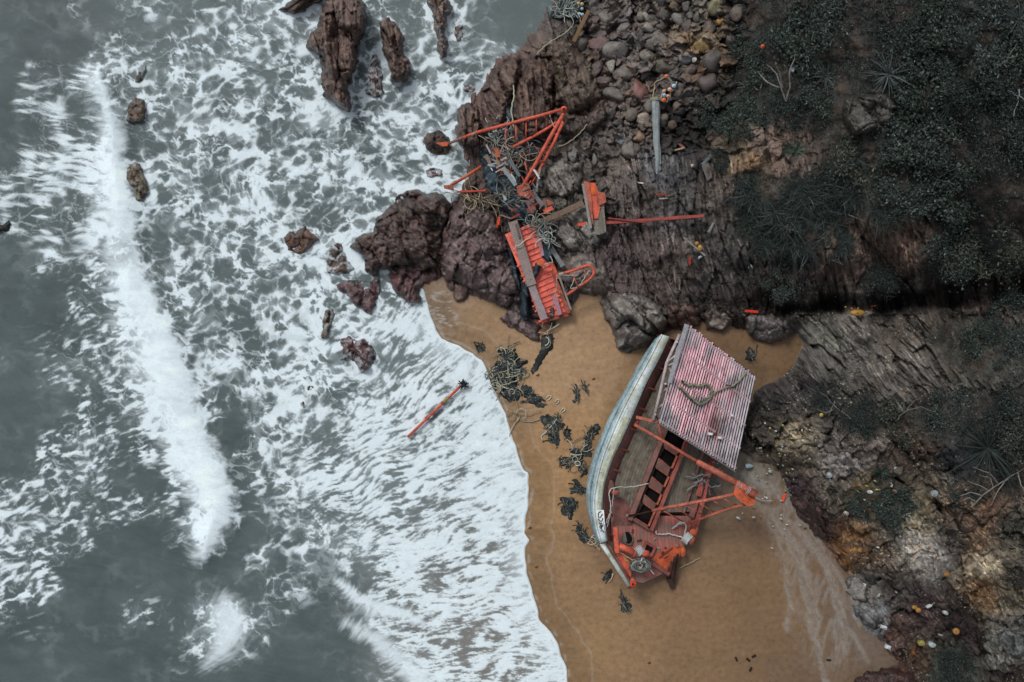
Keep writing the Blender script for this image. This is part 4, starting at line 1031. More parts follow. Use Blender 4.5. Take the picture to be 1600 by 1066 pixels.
def plants():
    rr = np.random.RandomState(5)
    # ground cover nobody could count
    n = 260000
    X = rr.uniform(1080, 1760, n); Y = rr.uniform(-120, 1160, n)
    d = samp(vegD, X + 6 * gn(X / 30, Y / 30, 3), Y + 6 * gn(X / 30, Y / 30, 4))
    clump = fbm(X / 24, Y / 24, 903, 3)
    pk = rr.random(n) < np.clip(sst(10, -14, d) * (0.60 + 1.0 * fbm(X / 46, Y / 46, 905, 3) + 0.3 * clump) + 0.03, 0, 1) * (samp(sandD, X, Y) > 14)
    X = X[pk]; Y = Y[pk]; clump = clump[pk]; n = len(X)
    z = zbase(X[None], Y[None])[0]
    k = (H - z) / H * S
    pos = np.stack([(X - 800) * k, (533 - Y) * k, z + rr.uniform(0.0, 0.42, n) * (0.5 + np.clip(clump + .5, 0, 1.2)) + 0.05], 1)
    tone = np.clip(0.85 + 0.55 * fbm(X / 38, Y / 38, 907, 4), 0.25, 1.8)
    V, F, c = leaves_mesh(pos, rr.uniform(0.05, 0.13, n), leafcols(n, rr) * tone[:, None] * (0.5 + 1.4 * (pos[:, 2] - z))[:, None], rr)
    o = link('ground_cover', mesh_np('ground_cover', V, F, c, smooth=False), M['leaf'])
    tag(o, 'dark green creeping ground cover over the hillside', 'ground cover', kind='stuff')
    protos = [shrub_proto(21, 1.0, 2600, tint=(1.0, 1.05, 0.98)), shrub_proto(22, 1.0, 2200, size=0.085, tint=(1.2, 1.22, 1.2)), shrub_proto(23, 1.0, 3000, size=0.07, tint=(.74, .77, .76)), shrub_proto(24, 1.0, 1500, size=0.10, tint=(1.35, 1.2, 1.0))]
    lprot = [shrub_proto(31, 1.0, 900, True), shrub_proto(32, 1.0, 700, True)]
    spots = [(1190,105,34,0,'round dark shrub around the foot of the bare grey branches'),(1160,70,30,1,'small leaved shrub at the left edge of the scrub by the scree'),
      (1250,60,46,0,'dense shrub right of the torn red and white bag'),(1320,40,44,1,'shrub at the top edge above the large spiky plant'),
      (1400,60,48,2,'broad leafy shrub near the top centre of the scrub'),(1470,40,44,0,'shrub under the top edge left of the pale dry tuft'),
      (1550,60,52,1,'wide shrub in the top right corner'),(1600,130,48,2,'dark shrub against the right edge below the corner'),
      (1440,130,44,0,'leafy shrub right of the large spiky plant'),(1520,150,50,2,'thick speckled shrub on the upper right slope'),
      (1290,150,36,1,'low dark shrub left of the grey rock block'),(1120,175,34,1,'dark shrub beside the driftwood log hollow'),
      (1160,190,32,0,'dark bush above the bare pinkish soil'),(1230,170,30,2,'low bush right of the base of the bare branches'),
      (1420,215,42,0,'shrub right of the grey rock block'),(1500,230,46,1,'round shrub in the right part of the scrub'),
      (1570,220,48,2,'dark shrub near the right edge, above the brown soil'),(1350,255,42,0,'shrub below the grey rock block'),
      (1300,290,38,2,'bush between the grass tufts and the grey rock'),(1420,290,46,1,'broad shrub above the bare slope'),
      (1500,300,44,0,'shrub beside the dead branches on the upper slope'),(1480,390,40,1,'dark bush at the end of the bare slope'),
      (1540,400,44,2,'black green bush over the gully'),(1590,370,42,0,'dark bush at the right edge above the gully'),
      (1220,440,30,1,'low bush above the plank hidden gully'),(1370,430,32,2,'small bush on the lip of the gully'),
      (1530,540,34,0,'bush on top of the lower cliff'),(1590,560,36,1,'bush at the right edge of the lower cliff'),
      (1340,655,34,2,'bush in the middle of the lower cliff'),(1410,660,36,0,'dark bush between lower cliff and spiky palm'),
      (1480,640,34,1,'bush left of the large spiky palm'),(1575,640,40,2,'shrub above the large spiky palm'),
      (1390,790,30,0,'low mat shrub above the pale litter'),(1350,790,24,1,'small green mat beside the pale litter'),
      (1485,1040,32,2,'green grey shrub at the bottom edge'),(1130,255,24,2,'small dark bush beside the grey board'),
      (1580,480,30,0,'bush where the gully meets the right edge'),(1600,700,34,1,'dark shrub below the right side of the palm'),
      (1620,60,44,0,'shrub just past the top right corner'),(1640,260,44,1,'shrub just past the right edge of the slope')]
    rnd = random.Random(3); first = set()
    for x, y, r_, k, lb in spots:
        if rnd.random() < .22 and len(first) >= 3: k = 3
        if k in first: o = copy_tree(protos[k])
        else: o = protos[k]; first.add(k)
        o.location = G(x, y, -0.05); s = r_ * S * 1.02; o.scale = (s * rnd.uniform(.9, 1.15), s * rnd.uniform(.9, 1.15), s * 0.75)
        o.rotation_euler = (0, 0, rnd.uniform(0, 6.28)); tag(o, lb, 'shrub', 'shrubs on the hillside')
    tufts = [(1180,300,34,'long grass tuft nearest the grey board'),(1225,330,36,'thick tuft of long grass in the middle of the grassy slope'),(1260,300,34,'pale green grass tuft below the bare pinkish soil'),
      (1300,330,34,'long grass tuft at the right of the grassy slope'),(1200,370,32,'dark grass tuft above the black lower ledge'),(1250,375,30,'grass tuft left of the bare brown slope'),
      (1340,300,32,'grass tuft under the shrubs, upper right of the grassy slope'),(1385,330,28,'fine grass tuft at the top of the bare slope'),(1170,345,26,'grass tuft hanging over the layered rock'),
      (1240,235,20,'bright green grass tuft on the bare pinkish soil'),(1310,380,24,'dry grass tuft on the bare brown slope'),(1290,620,24,'wispy grass tuft on the lower cliff near the boat roof'),
      (1560,520,22,'grass tuft along the top of the lower cliff'),(1478,32,16,'pale dry grass tuft near the top right'),(1510,770,24,'dry grass tuft among the dead branches')]
    for i, (x, y, r_, lb) in enumerate(tufts):
        o = lprot[i] if i < 2 else copy_tree(lprot[i % 2]); o.name = 'grass_tuft'
        o.location = G(x, y, -0.05); s = r_ * S * 1.15; o.scale = (s, s, s * 0.8); o.rotation_euler = (0, 0, rnd.uniform(0, 6.28))
        tag(o, lb, 'grass', 'tufts of long grass')
    # spiky rosettes
    ros = [(1386,118,40,46,'5f6a6a','large pale spiky plant with long sword leaves'),(1288,122,26,26,'4c5655','spiky plant left of the large pale one'),
      (1485,160,32,30,'3c4644','spiky plant on the upper right slope'),(1450,215,26,26,'3a4342','small spiky plant right of the grey rock block'),
      (1540,700,62,70,'3a4543','largest spiky palm low on the right'),(1376,738,20,30,'33403c','small dark agave above the pale litter'),
      (1590,30,34,30,'48524f','spiky plant in the top right corner'),(1243,238,20,26,'3d5044','green spiky plant on the bare pinkish soil'),
      (1570,745,36,34,'33403d','spiky palm beneath the largest one'),(1340,250,26,22,'303938','dim spiky plant under the grey rock block')]
    for i, (x, y, r_, n, hx, lb) in enumerate(ros):
        q = np.random.RandomState(70 + i); base = G(x, y, 0.25)
        root = empty('spiky_plant', base, lb, 'plant', 'spiky rosette plants')
        th = np.linspace(0, 6.28, n, endpoint=False) + q.uniform(-.12, .12, n); cz = q.uniform(0.12, 0.75, n)
        d = np.stack([np.cos(th) * np.sqrt(1 - cz ** 2), np.sin(th) * np.sqrt(1 - cz ** 2), cz], 1)
        b0 = d * 0.05; b0[:, 2] += 0.1
        cols = np.array(lin(hx)) * 0.72 * q.uniform(0.35, 1.35, n)[:, None]; n = int(n)
        V, F, c = blades_mesh(b0, d, q.uniform(0.7, 1.1, n) * r_ * S, q.uniform(0.05, 0.09, n), q.uniform(0.1, 0.5, n), cols, 6)
        link('leaves', mesh_np('leaves', V, F, c, smooth=False), M['leaf'], root)
        MB().tube([base + Vector((0, 0, -0.6)), base + Vector((0, 0, -0.2)), base + Vector((0, 0, 0.12))], 0.09, 8, lin('3a352f'), 0.06).build('stem', M['wood'], root)
    # bare branches
    def branches(lines, name, lb, hx, r0, z0, rise):
        root = empty(name, G(lines[0][0][0], lines[0][0][1], 0), lb, 'shrub')
        for L in lines:
            n = len(L); pts = []
            for j, (x, y) in enumerate(L):
                pts.append(G(x, y, z0 + rise * (j / (n - 1)) + (L is not lines[0]) * rise * 0.25))
            # subdivide with a little wobble
            q = []
            for a, b_ in zip(pts[:-1], pts[1:]):
                for t in (0, .33, .66): q.append(a.lerp(b_, t) + Vector((random.uniform(-.03, .03), random.uniform(-.03, .03), random.uniform(-.03, .03))))
            q.append(pts[-1])
            MB().tube(q, r0, 6, lin(hx), r0 * 0.35).build('branch', M['wood'], root)
        return root
    branches([[(1229,158),(1235,136),(1233,116),(1241,92),(1243,84)],[(1228,158),(1221,141),(1216,120),(1206,108),(1199,102)],[(1217,138),(1200,128),(1188,118),(1184,112)],[(1233,118),(1229,108),(1226,103)],[(1222,138),(1219,112),(1212,100)]],
        'bare_shrub', 'bare pale branched shrub reaching up beside the torn bag', '7d7a76', 0.045, 0.25, 0.9)
    branches([[(1184,141),(1176,134),(1165,132),(1150,129)],[(1172,136),(1164,137),(1152,137)],[(1189,138),(1190,128)]], 'dead_branch', 'thin bare twig lying left of the bare shrub', '6c6965', 0.03, 0.45, 0.15)
    branches([[(1518,792),(1535,775),(1560,756),(1590,738),(1612,722)],[(1545,768),(1530,758),(1512,752)],[(1560,757),(1545,738),(1520,730)],[(1575,748),(1560,765),(1548,790)],[(1535,775),(1515,770),(1500,775)],[(1590,738),(1596,760),(1604,770)],[(1552,762),(1548,748),(1530,742)],[(1525,785),(1515,778),(1506,782)]],
        'dead_branch', 'tangle of long pale dead branches under the spiky palm', '76736f', 0.035, 0.5, 0.4)
    branches([[(1402,655),(1418,640),(1440,636),(1462,644)],[(1418,640),(1426,628),(1440,622)]], 'dead_branch', 'dry twig above the lower cliff bushes', '6a675f', 0.025, 0.6, 0.2)
    branches([[(1295,650),(1302,632),(1292,620),(1280,612)],[(1302,632),(1312,640),(1330,655)],[(1300,640),(1290,645),(1276,640)]], 'dead_branch', 'bare twiggy shrub on the lower cliff right of the boat roof', '6d6a60', 0.028, 0.4, 0.5)
    branches([[(1455,300),(1465,280),(1480,268),(1495,262)],[(1470,275),(1460,262),(1450,255)],[(1465,282),(1480,284),(1492,290)]], 'dead_branch', 'thin dead branch on the upper slope among shrubs', '5d6361', 0.028, 0.6, 0.3)
    branches([[(1568,100),(1582,80),(1590,65)],[(1575,90),(1590,88)]], 'dead_branch', 'pale dry twig near the top right corner', '67635c', 0.028, 0.6, 0.3)
    branches([[(1592,140),(1590,160),(1584,182)],[(1590,150),(1575,142)],[(1591,148),(1600,156)]], 'dead_branch', 'grey forked twig at the right edge above middle', '7d7f80', 0.03, 0.7, 0.3)
    branches([[(1580,870),(1560,858),(1540,852)],[(1600,860),(1570,852)],[(1606,880),(1575,872)]], 'dead_branch', 'brittle pale twigs at the lower right edge', '6a6864', 0.022, 0.5, 0.2)
# ------------------------------------------------------------------ the beached ship
def zd(x, y):
    s = min(1, max(0, (y - 770) / 130.0))
    return 2.3 - 1.12 * ((0.94 * x + 0.34 * y) - 1158) / 125 + 0.25 * s * s
def Dk(x, y, dz=0.0): return P(x, y, zd(x, y) + dz)

def interp_line(pts, n):
    pts = [Vector(p) for p in pts]; d = [0]
    for a, b in zip(pts[:-1], pts[1:]): d.append(d[-1] + (b - a).length)
    out = []
    for i in range(n):
        t = d[-1] * i / (n - 1); k = 0
        while k < len(d) - 2 and d[k + 1] < t: k += 1
        out.append(pts[k].lerp(pts[k + 1], (t - d[k]) / max(1e-9, d[k + 1] - d[k])))
    return out

def smooth_line(pts, n):
    """Catmull-Rom through the points, n samples"""
    pts = [Vector(p) for p in pts]; q = []
    for i in range(len(pts) - 1):
        p0 = pts[max(i - 1, 0)]; p1 = pts[i]; p2 = pts[i + 1]; p3 = pts[min(i + 2, len(pts) - 1)]
        for k in range(8):
            t = k / 8
            q.append(0.5 * ((2 * p1) + (p2 - p0) * t + (2 * p0 - 5 * p1 + 4 * p2 - p3) * t * t + (3 * p1 - p0 - 3 * p2 + p3) * t ** 3))
    q.append(pts[-1])
    return interp_line(q, n)

def loft(name, rows, mat, parent, sub=1, flow=True, thick=0.0, smooth=True, swap=False):
    """rows: lines of equal length; surface through them, flow = (across, along) in metres"""
    R = [np.array([list(p) for p in r]) for r in rows]
    if sub > 1:
        Q = []
        for a, b in zip(R[:-1], R[1:]):
            for k in range(sub): Q.append(a + (b - a) * k / sub)
        R = Q + [R[-1]]
    A = np.stack(R, 0); m, n = A.shape[:2]
    ac = np.zeros((m, n)); al = np.zeros((m, n))
    ac[1:] = np.cumsum(np.linalg.norm(np.diff(A, axis=0), axis=2), 0)
    al[:, 1:] = np.cumsum(np.linalg.norm(np.diff(A, axis=1), axis=2), 1)
    V = A.reshape(-1, 3) - np.array(parent_loc(parent))
    F = grid_faces(n, m); fl = np.stack([ac.ravel(), al.ravel()], 1)
    if swap: fl = fl[:, ::-1]
    o = link(name, mesh_np(name, V, F, np.ones((len(V), 3)), fl, smooth), mat, parent)
    if thick:
        md = o.modifiers.new('t', 'SOLIDIFY'); md.thickness = thick; md.offset = 0
    return o

def wind(a, b, r, turns, rr, mb, c):
    a = Vector(a); b = Vector(b); d = (b - a).normalized(); x = d.cross(Vector((0, 0, 1)))
    x = x.normalized() if x.length > .05 else Vector((1, 0, 0)); y = d.cross(x); pts = []
    n = int(turns * 10)
    for i in range(n + 1):
        t = i / n; w = 2 * math.pi * turns * t
        pts.append(a.lerp(b, t) + (x * math.cos(w) + y * math.sin(w)) * r * random.uniform(0.95, 1.12))
    mb.tube(pts, rr, 5, c)

def rope(pts, r, hx, parent=None, name='rope', wob=0.03, n=None):
    q = smooth_line(pts, n or max(8, 5 * len(pts)))
    q = [p + Vector((random.uniform(-wob, wob), random.uniform(-wob, wob), random.uniform(-wob, wob) * .3)) for p in q]
    return MB().tube(q, r, 5, lin(hx)).build(name, M['rope'], parent, smooth=True)

def ship():
    ro = random.Random(4)
    root = empty('shipwreck', P(1030, 720, 0.5), 'large beached wooden fishing boat with pale blue hull, red bow and pink slatted roof', 'shipwreck')
    capo = [(1034,523),(1012,565),(990,606),(972,641),(955,680),(940,720),(930,764),(928,792),(932,824),(939,848)]
    capi = [(1046,526),(1030,560),(1009,600),(990,645),(970,690),(954,725),(943,764),(941,795),(944,822),(949,845)]
    blg = [(1024,530),(1000,566),(979,606),(957,643),(938,685),(924,725),(917,764),(918,791),(926,826),(934,849)]
    dkl = [(1055,530),(1044,560),(1024,602),(1004,645),(985,690),(969,725),(958,764),(954,795),(953,820),(957,846)]
    n = 40
    def L(pts, z): return smooth_line([P(x, y, z(x, y) if callable(z) else z) for x, y in pts], n)
    zc = lambda x, y: 3.15 - 0.25 * sst(700, 500, y) + 0.1 * sst(780, 860, y)
    Lco = L(capo, zc); Lci = L(capi, lambda x, y: zc(x, y) - 0.06); Lb = L(blg, 2.35); Ldk = L(dkl, zd)
    # bow sweep, left side below the break
    bow_o = [(939,849),(951,866),(966,888),(984,915)]
    low = [(1046,540),(1030,575),(1010,612),(995,650),(980,690),(968,728),(962,764),(962,795),(964,822),(968,845)]
    Llow = L(low, 1.15); keel = L([(1085,545),(1075,580),(1062,615),(1050,650),(1040,690),(1030,728),(1022,764),(1016,795),(1010,825),(1006,850)], 0.15)
    rco = [(1128,548),(1134,590),(1136,625),(1134,655),(1128,690),(1118,718),(1107,748),(1100,780),(1092,812),(1086,838)]
    rdk = [(1116,552),(1122,590),(1124,622),(1123,652),(1116,690),(1107,716),(1097,745),(1090,776),(1082,808),(1076,836)]
    Rco = L(rco, lambda x, y: zd(x, y) + 0.55); Rlow = L([(x - 6, y) for x, y in rco], 0.35); Rdk = L(rdk, zd)
    loft('hull_side', [Lco, Lb, Llow, keel], M['hull'], root, 3, thick=0.06)
    loft('hull_side', [keel, Rlow, Rco], M['hull'], root, 3, thick=0.06)
    cap = loft('gunwale', [Lco, Lci], M['rail'], root, 2, thick=0.10)
    def rib_line(off, w, z, hx, nm, mt=M['rail']):
        mb = MB(); q = [a.lerp(b, off) + Vector((0, 0, z)) for a, b in zip(Lco, Lci)]
        mb.tube(q, w, 5, lin(hx)); return mb.build(nm, mt, cap, smooth=True)
    rib_line(0.0, 0.045, 0.05, 'ffffff', 'rubbing_strake'); rib_line(0.97, 0.035, 0.05, '8c9492', 'rubbing_strake')
    q = [a.lerp(b, 0.5) + Vector((0, 0, .055)) for a, b in zip(Lco, Lci)]
    MB().tube([p + Vector((-.13, 0, -.01)) for p in q], 0.022, 5, lin('6f7672')).build('cap_seam', M['rail'], cap, smooth=True)
    pt = loft('faded_yellow_strip', [[a.lerp(b, .42) + Vector((0, 0, .062)) for a, b in list(zip(Lco, Lci))[16:33]], [a.lerp(b, .80) + Vector((0, 0, .062)) for a, b in list(zip(Lco, Lci))[16:33]]], M['yellowed'], cap)
    # mid strake on the outer side
    q = [a.lerp(b, 0.45) for a, b in zip(Lco, Lb)]
    MB().tube([p + Vector((-0.03, 0, 0.05)) for p in q], 0.04, 5, lin('c8d0d0')).build('rubbing_strake', M['hull'], root, smooth=True)
    bw = loft('bulwark', [Lci, Ldk], M['bulwark'], root, 3, thick=0.05)
    mb = MB()
    for i in range(2, 39, 4):
        mb.beam(Lci[i] + Vector((0.05, 0, -0.15)), Ldk[i] + Vector((0.10, 0, 0.05)), 0.09, 0.07)
    mb.build('bulwark_frame', M['red'], bw)
    # deck planks (the fore part is the red foredeck)
    c = 34
    loft('deck', [Ldk[:c + 1], Rdk[:c + 1]], M['deck'], root, 14)
    bl = [P(x, y, zd(x, y)) for x, y in [(954,806),(955,826),(957,846),(966,866),(977,886),(991,908)]]
    br = [P(x, y, zd(x, y)) for x, y in [(1082,806),(1078,832),(1070,852),(1060,872),(1050,888),(1004,911)]]
    BL = smooth_line(bl, 14); BR_ = smooth_line(br, 14)
    loft('foredeck', [[p + Vector((0, 0, .02)) for p in BL], [p + Vector((0, 0, .02)) for p in BR_]], M['bowdeck'], root, 10)
    fd = MB(); fd.add([Dk(956,782,.03), Dk(968,776,.03), Dk(980,784,.03), Dk(992,812,.03), Dk(988,822,.03), Dk(958,822,.03)], [(0, 1, 2, 3, 4, 5)]); fd.build('red_deck_patch', M['bulwark'], root)
    fd = MB(); fd.add([Dk(1018,872,.035), Dk(1034,860,.035), Dk(1060,850,.035), Dk(1068,856,.035), Dk(1060,871,.035), Dk(1049,886,.035), Dk(1036,890,.035)], [tuple(range(7))]); fd.build('orange_deck_patch', M['rustorange'], root)
    # dark bottom under the bow
    loft('bow_planking', [[p for p in BL], [Vector((p.x + 0.3 * (i < 7), p.y + 0.3, 0.35)) for i, p in enumerate(BL)]], M['rustorange'], root, 2)
    loft('bow_planking', [[p for p in BR_], [Vector((p.x - 0.35, p.y + 0.45, 0.3)) for p in BR_]], M['rustorange'], root, 2)
    loft('bulwark', [Rdk, Rco], M['red'], root, 2, thick=0.05)
    mb = MB(); mb.tube([p + Vector((0, 0, .02)) for p in Rco], 0.10, 6); mb.build('gunwale', M['red'], root, smooth=True)
    MB().quad(Lco[0], Rco[0], Rco[0] - Vector((0, 0, 1.3)), Lco[0] - Vector((0, 0, 2.4)), 0.08).build('transom', M['bulwark'], root)
    # ---------------- hatches
    hq = [[(1046,674),(1067,685),(1061,703),(1040,690)],[(1039.8,702.4),(1054,712),(1047,729),(1032,716)],[(1026,733),(1041,744),(1035,758),(1021,745)],
          [(1015,762),(1029.6,772),(1024,786),(1009.5,773)],[(1006,789),(1019,799),(1011,819),(996,809)]]
    hq = [[(sum(p[0] for p in h) / 4 + (x - sum(p[0] for p in h) / 4) * 1.22, sum(p[1] for p in h) / 4 + (y - sum(p[1] for p in h) / 4) * 1.16) for x, y in h] for h in hq]
    up = 0.40
    ct = lambda x, y: Dk(x, y, up)
    for i, h in enumerate(hq):
        hr = MB(); a, b, c_, d = [ct(*p) for p in h]; a0, b0, c0, d0 = [Dk(*p, 0.16) for p in h]
        for (p, q_), (p0, q0) in (((a, b), (a0, b0)), ((b, c_), (b0, c0)), ((c_, d), (c0, d0)), ((d, a), (d0, a0))):
            hr.add([p, q_, q0, p0], [(0, 1, 2, 3)])
        ho = hr.build('hatch', M['bright'], root)
        MB().quad(a0, b0, c0, d0, 0).build('hold_shade', M['black'], ho)  # flat sheet coloured as the shade of the hold below
        hm = MB(); ed = [a, b, c_, d]
        for p, q_, w in ((a, b, .05), (c_, d, .05)): hm.beam(p + Vector((0, 0, .03)), q_ + Vector((0, 0, .03)), w, 0.07)
        hm.beam(b + Vector((0.05, -0.02, .03)), c_ + Vector((0.05, -0.02, .03)), 0.10, 0.08)
        hm.build('hatch_rim', M['orange'], ho, bevel=0.01)
    mb = MB()
    for h, g in zip(hq[:-1], hq[1:]):
        mb.quad(ct(*h[3]), ct(*h[2]), ct(*g[1]), ct(*g[0]), 0.38)
    mb.quad(ct(*hq[4][3]), ct(*hq[4][2]), ct(1015,830), ct(987,812), 0.38)
    mb.build('hatch_coaming', M['coaming'], root, bevel=0.015)
    MB().beam(ct(1046,664) - Vector((.1, 0, .18)), ct(987,813) - Vector((.1, 0, .18)), 0.24, 0.42, wob=.04, n=6).build('hatch_coaming', M['coaming'], root, bevel=0.015)
    MB().beam(ct(1077,680) - Vector((-.02, 0, .18)), ct(1017,829) - Vector((-.02, 0, .18)), 0.20, 0.44, wob=.04, n=6).build('hatch_coaming', M['red'], root, bevel=0.015)
    MB().beam(Dk(1120,640,.12), Dk(1068,800,.12), 0.12, 0.12).build('deck_beam', M['coaming'], root)
    # ---------------- slatted roof
    roofz = lambda x, y: 4.7 - 1.75 * ((0.94 * x + 0.34 * y) - 1185) / 135
    A, B, C_, D_ = (1075,507), (1181,588), (1149,736), (1029,661)
    N_ = 32
    rnd = np.random.RandomState(3); V = []; F = []; Cc = []
    rp = MB()
    V4 = [P(x, y, roofz(x, y) - 0.07) for x, y in (A, B, C_, D_)]
    rp.quad(*V4, 0.05, lin('241e22')); rp_o = rp.build('roof_gap_shade', M['wood'], root)  # dark sheet added as the shade seen between the slats
    sl = MB()
    for i in range(N_):
        t = (i + 0.5) / N_
        top = (A[0] + (B[0] - A[0]) * t, A[1] + (B[1] - A[1]) * t); bot = (D_[0] + (C_[0] - D_[0]) * t, D_[1] + (C_[1] - D_[1]) * t)
        j0 = rnd.uniform(-0.012, 0.012); seg = 26; w = 0.043 * rnd.uniform(0.8, 1.12)
        hue = rnd.uniform(-.25, .25); missing = rnd.randint(0, 6)
        pv = None; tone = rnd.uniform(0.85, 1.15)
        for k in range(seg + 1):
            s = j0 + (1 - 2 * j0) * k / seg
            x = top[0] + (bot[0] - top[0]) * s; y = top[1] + (bot[1] - top[1]) * s
            p = P(x, y, roofz(x, y) + 0.012 * rnd.randn() * .3)
            dx = Vector((0.94, -0.34, 0)) * w; dx.z = -0.0130 * 1 * w * 8
            nz = float(fbm(np.array([x / 22.0]), np.array([y / 34.0]), 77, 3)[0]); ns = float(gn(np.array([i * 0.7 + 3.3]), np.array([y / 60.0]), 79)[0])
            e = ((x - 1096) / 62) ** 2 + ((y - 605) / 92) ** 2
            pk = float(sst(1.15, 0.25, e + 0.55 * nz + hue + .3 * ns))
            grey = np.array(lin('bfb8be')); dg = np.array(lin('8d8a91')); pink = np.array(lin('efc0ca')); hot = np.array(lin('e8a0ae'))
            cc = grey * (1 - pk) + (pink * (0.75 - ns * .5) + hot * (0.25 + ns * .5)) * pk
            g2 = float(sst(0.1, 0.6, nz + 0.5 * (t < .09) + 0.35 * (s > .86) + .2 * (t > .8)))
            cc = cc * (1 - .6 * g2) + dg * .6 * g2
            ru = 1.5 * math.exp(-((x - 1116) ** 2 / 110 + (y - 668) ** 2 / 420)) + 0.6 * math.exp(-((x - 1150) ** 2 / 200 + (y - 608) ** 2 / 300)) + 0.35 * math.exp(-((x - 1118) ** 2 / 60 + (y - 630) ** 2 / 500))
            cc = cc * (1 - .8 * min(1, ru)) + np.array(lin('5e3826')) * .8 * min(1, ru)
            if ((k + missing) % 9) == 0: cc = cc * 0.62
            if abs(s - .23) < .02 or abs(s - .5) < .02 or abs(s - .77) < .02: cc = cc * 1.15
            cc = tuple(cc * tone)
            V.extend([p - dx, p + dx, p + dx - Vector((0, 0, .04)), p - dx - Vector((0, 0, .04))]); Cc += [cc] * 4
            m = len(V)
            if k: 
                for q_ in ((-8, -7, -3, -4), (-7, -6, -2, -3), (-5, -8, -4, -1)): F.append(tuple(m + z for z in q_))
    sl.add(V, F); sl.c = Cc; sl.build('roof_slats', M['plain'], rp_o)
    pb = MB()
    for s in (0.03, 0.27, 0.52, 0.76, 0.97):
        a = P(A[0] + (D_[0] - A[0]) * s, A[1] + (D_[1] - A[1]) * s, 0); b = P(B[0] + (C_[0] - B[0]) * s, B[1] + (C_[1] - B[1]) * s, 0)
        a = P(A[0] + (D_[0] - A[0]) * s, A[1] + (D_[1] - A[1]) * s, roofz(A[0] + (D_[0] - A[0]) * s, A[1] + (D_[1] - A[1]) * s) - .05)
        b = P(B[0] + (C_[0] - B[0]) * s, B[1] + (C_[1] - B[1]) * s, roofz(B[0] + (C_[0] - B[0]) * s, B[1] + (C_[1] - B[1]) * s) - .05)
        pb.beam(a, b, 0.10, 0.07, colr=lin('a58d94'))
    pb.build('roof_batten', M['wood'], rp_o)
    fs = MB(); fs.beam(P(1073,507,4.74), P(1046,598,4.70), 0.20, 0.09, colr=lin('8d9096'), n=8, wob=.08); fs.build('roof_edge_board', M['wood'], rp_o)
    fs = MB(); fs.beam(P(1031,662,4.66), P(1149,737,2.95), 0.07, 0.10, colr=lin('6c6a6c'), n=8, wob=.08); fs.build('roof_edge_board', M['wood'], rp_o)
    # white tube frame left of the roof and posts below
    tf = MB()
    tf.tube([P(1062,523,3.9), P(1052,545,4.0), P(1042,567,4.0), P(1038,585,3.95), P(1029,625,3.9), P(1020.7,657,3.8)], 0.085, 8)
    tf.tube([P(1072,510,4.4), P(1058,547,4.35), P(1048,590,4.35), P(1040,622,4.35), P(1029.7,660,4.3)], 0.06, 8)
    for a, b in (((1042,567),(1055,556)), ((1046,575),(1053,590)), ((1043,572),(1052,568)), ((1037,612),(1043,606)), ((1029,638),(1036,632))): tf.tube([P(*a, 3.95), P(*b, 4.35)], 0.05, 6)
    for i in range(5):
        x = 1028 + i * 1.5
    tf.build('roof_frame', M['whitetube'], root, smooth=True)
    for x, y in ((1058,535), (1024,648), (1118,560), (1128,700), (1122,640), (1040,600)):
        MB().tube([P(x, y, zd(x, y)), P(x, y, roofz(x, y) - .1)], 0.06, 8).build('roof_post', M['whitetube'], root, smooth=True)
    # things stuck on the roof surface: rusty vent
    MB().tube([P(1116,676,3.1), P(1116,676,3.45)], 0.16, 12, lin('4a2c20')).build('rusty_vent', M['wood'], root)
    # ---------------- orange gantry over the deck
    gt = MB()
    gt.beam(P(994,652,3.35), P(1030,660,3.75), 0.16, 0.14); gt.build('cross_beam', M['orange'], root, bevel=.02)
    gt = MB(); gt.beam(P(991,664,2.9), P(1004,652,3.3), .1, .1); gt.build('cross_beam', M['red'], root)
    bo = MB(); bo.tube([P(992,664,3.1), P(1037.6,690,3.6), P(1090,722,4.1)], 0.085, 10); bo.tube([P(1089,721.5,4.1), P(1120,738,4.35), P(1152,756,4.6)], 0.14, 12, r1=0.17)
    bo.tube([P(1150,755,4.58), P(1181,774,4.75)], 0.18, 12, r1=0.22); boom = bo.build('boom', M['orange'], root, smooth=True)
    MB().tube([P(1028.6,660,3.75), P(1034,685,3.55)], 0.045, 7).build('strut', M['bright'], root, smooth=True)
    web = MB(); web.add([P(1146,770,4.5), P(1149,757,4.6), P(1158,764,4.62), P(1172,776,4.7), P(1180,780,4.7), P(1178,787,4.6), P(1168,789,4.55), P(1156,781,4.5)], [tuple(range(8))])
    wo = web.build('gusset_plate', M['rustorange'], root); md = wo.modifiers.new('t', 'SOLIDIFY'); md.thickness = 0.16
    ld = MB(); ld.tube([P(1019,798,2.95), P(1060,790,3.5), P(1108,781,4.05), P(1150,772,4.55)], 0.085, 10)
    lo = ld.build('ladder_rail', M['orange'], root, smooth=True)
    MB().tube([P(980,806.5,2.35), P(1000,803,2.7), P(1020,798,2.96)], 0.05, 8, lin('6a4a42')).build('ladder_rail', M['coaming'], root, smooth=True)
    MB().ball(P(980,806,2.35), 0.10, lin('cfa8a0')).build('bolt_head', M['whitetube'], root, smooth=True)
    MB().tube([P(1073.6,818,2.0), P(1110,805,3.0), P(1145,793,3.9), P(1174,786,4.55)], 0.075, 10).build('ladder_rail', M['orange'], root, smooth=True)
    for a, b, t, u in (((1038,799),(1067,815),.15,.0),((1056,794),(1085,812),.32,.13),((1074,791),(1103,808),.48,.3),((1094,787),(1120,803),.62,.42),((1115,783),(1137,797),.76,.6),((1132,780),(1154,791),.9,.78)):
        MB().tube([P(*a, 2.95 + 1.6 * t), P(*b, 2.0 + 2.5 * u)], 0.035, 7).build('ladder_rung', M['orange'], root, smooth=True)
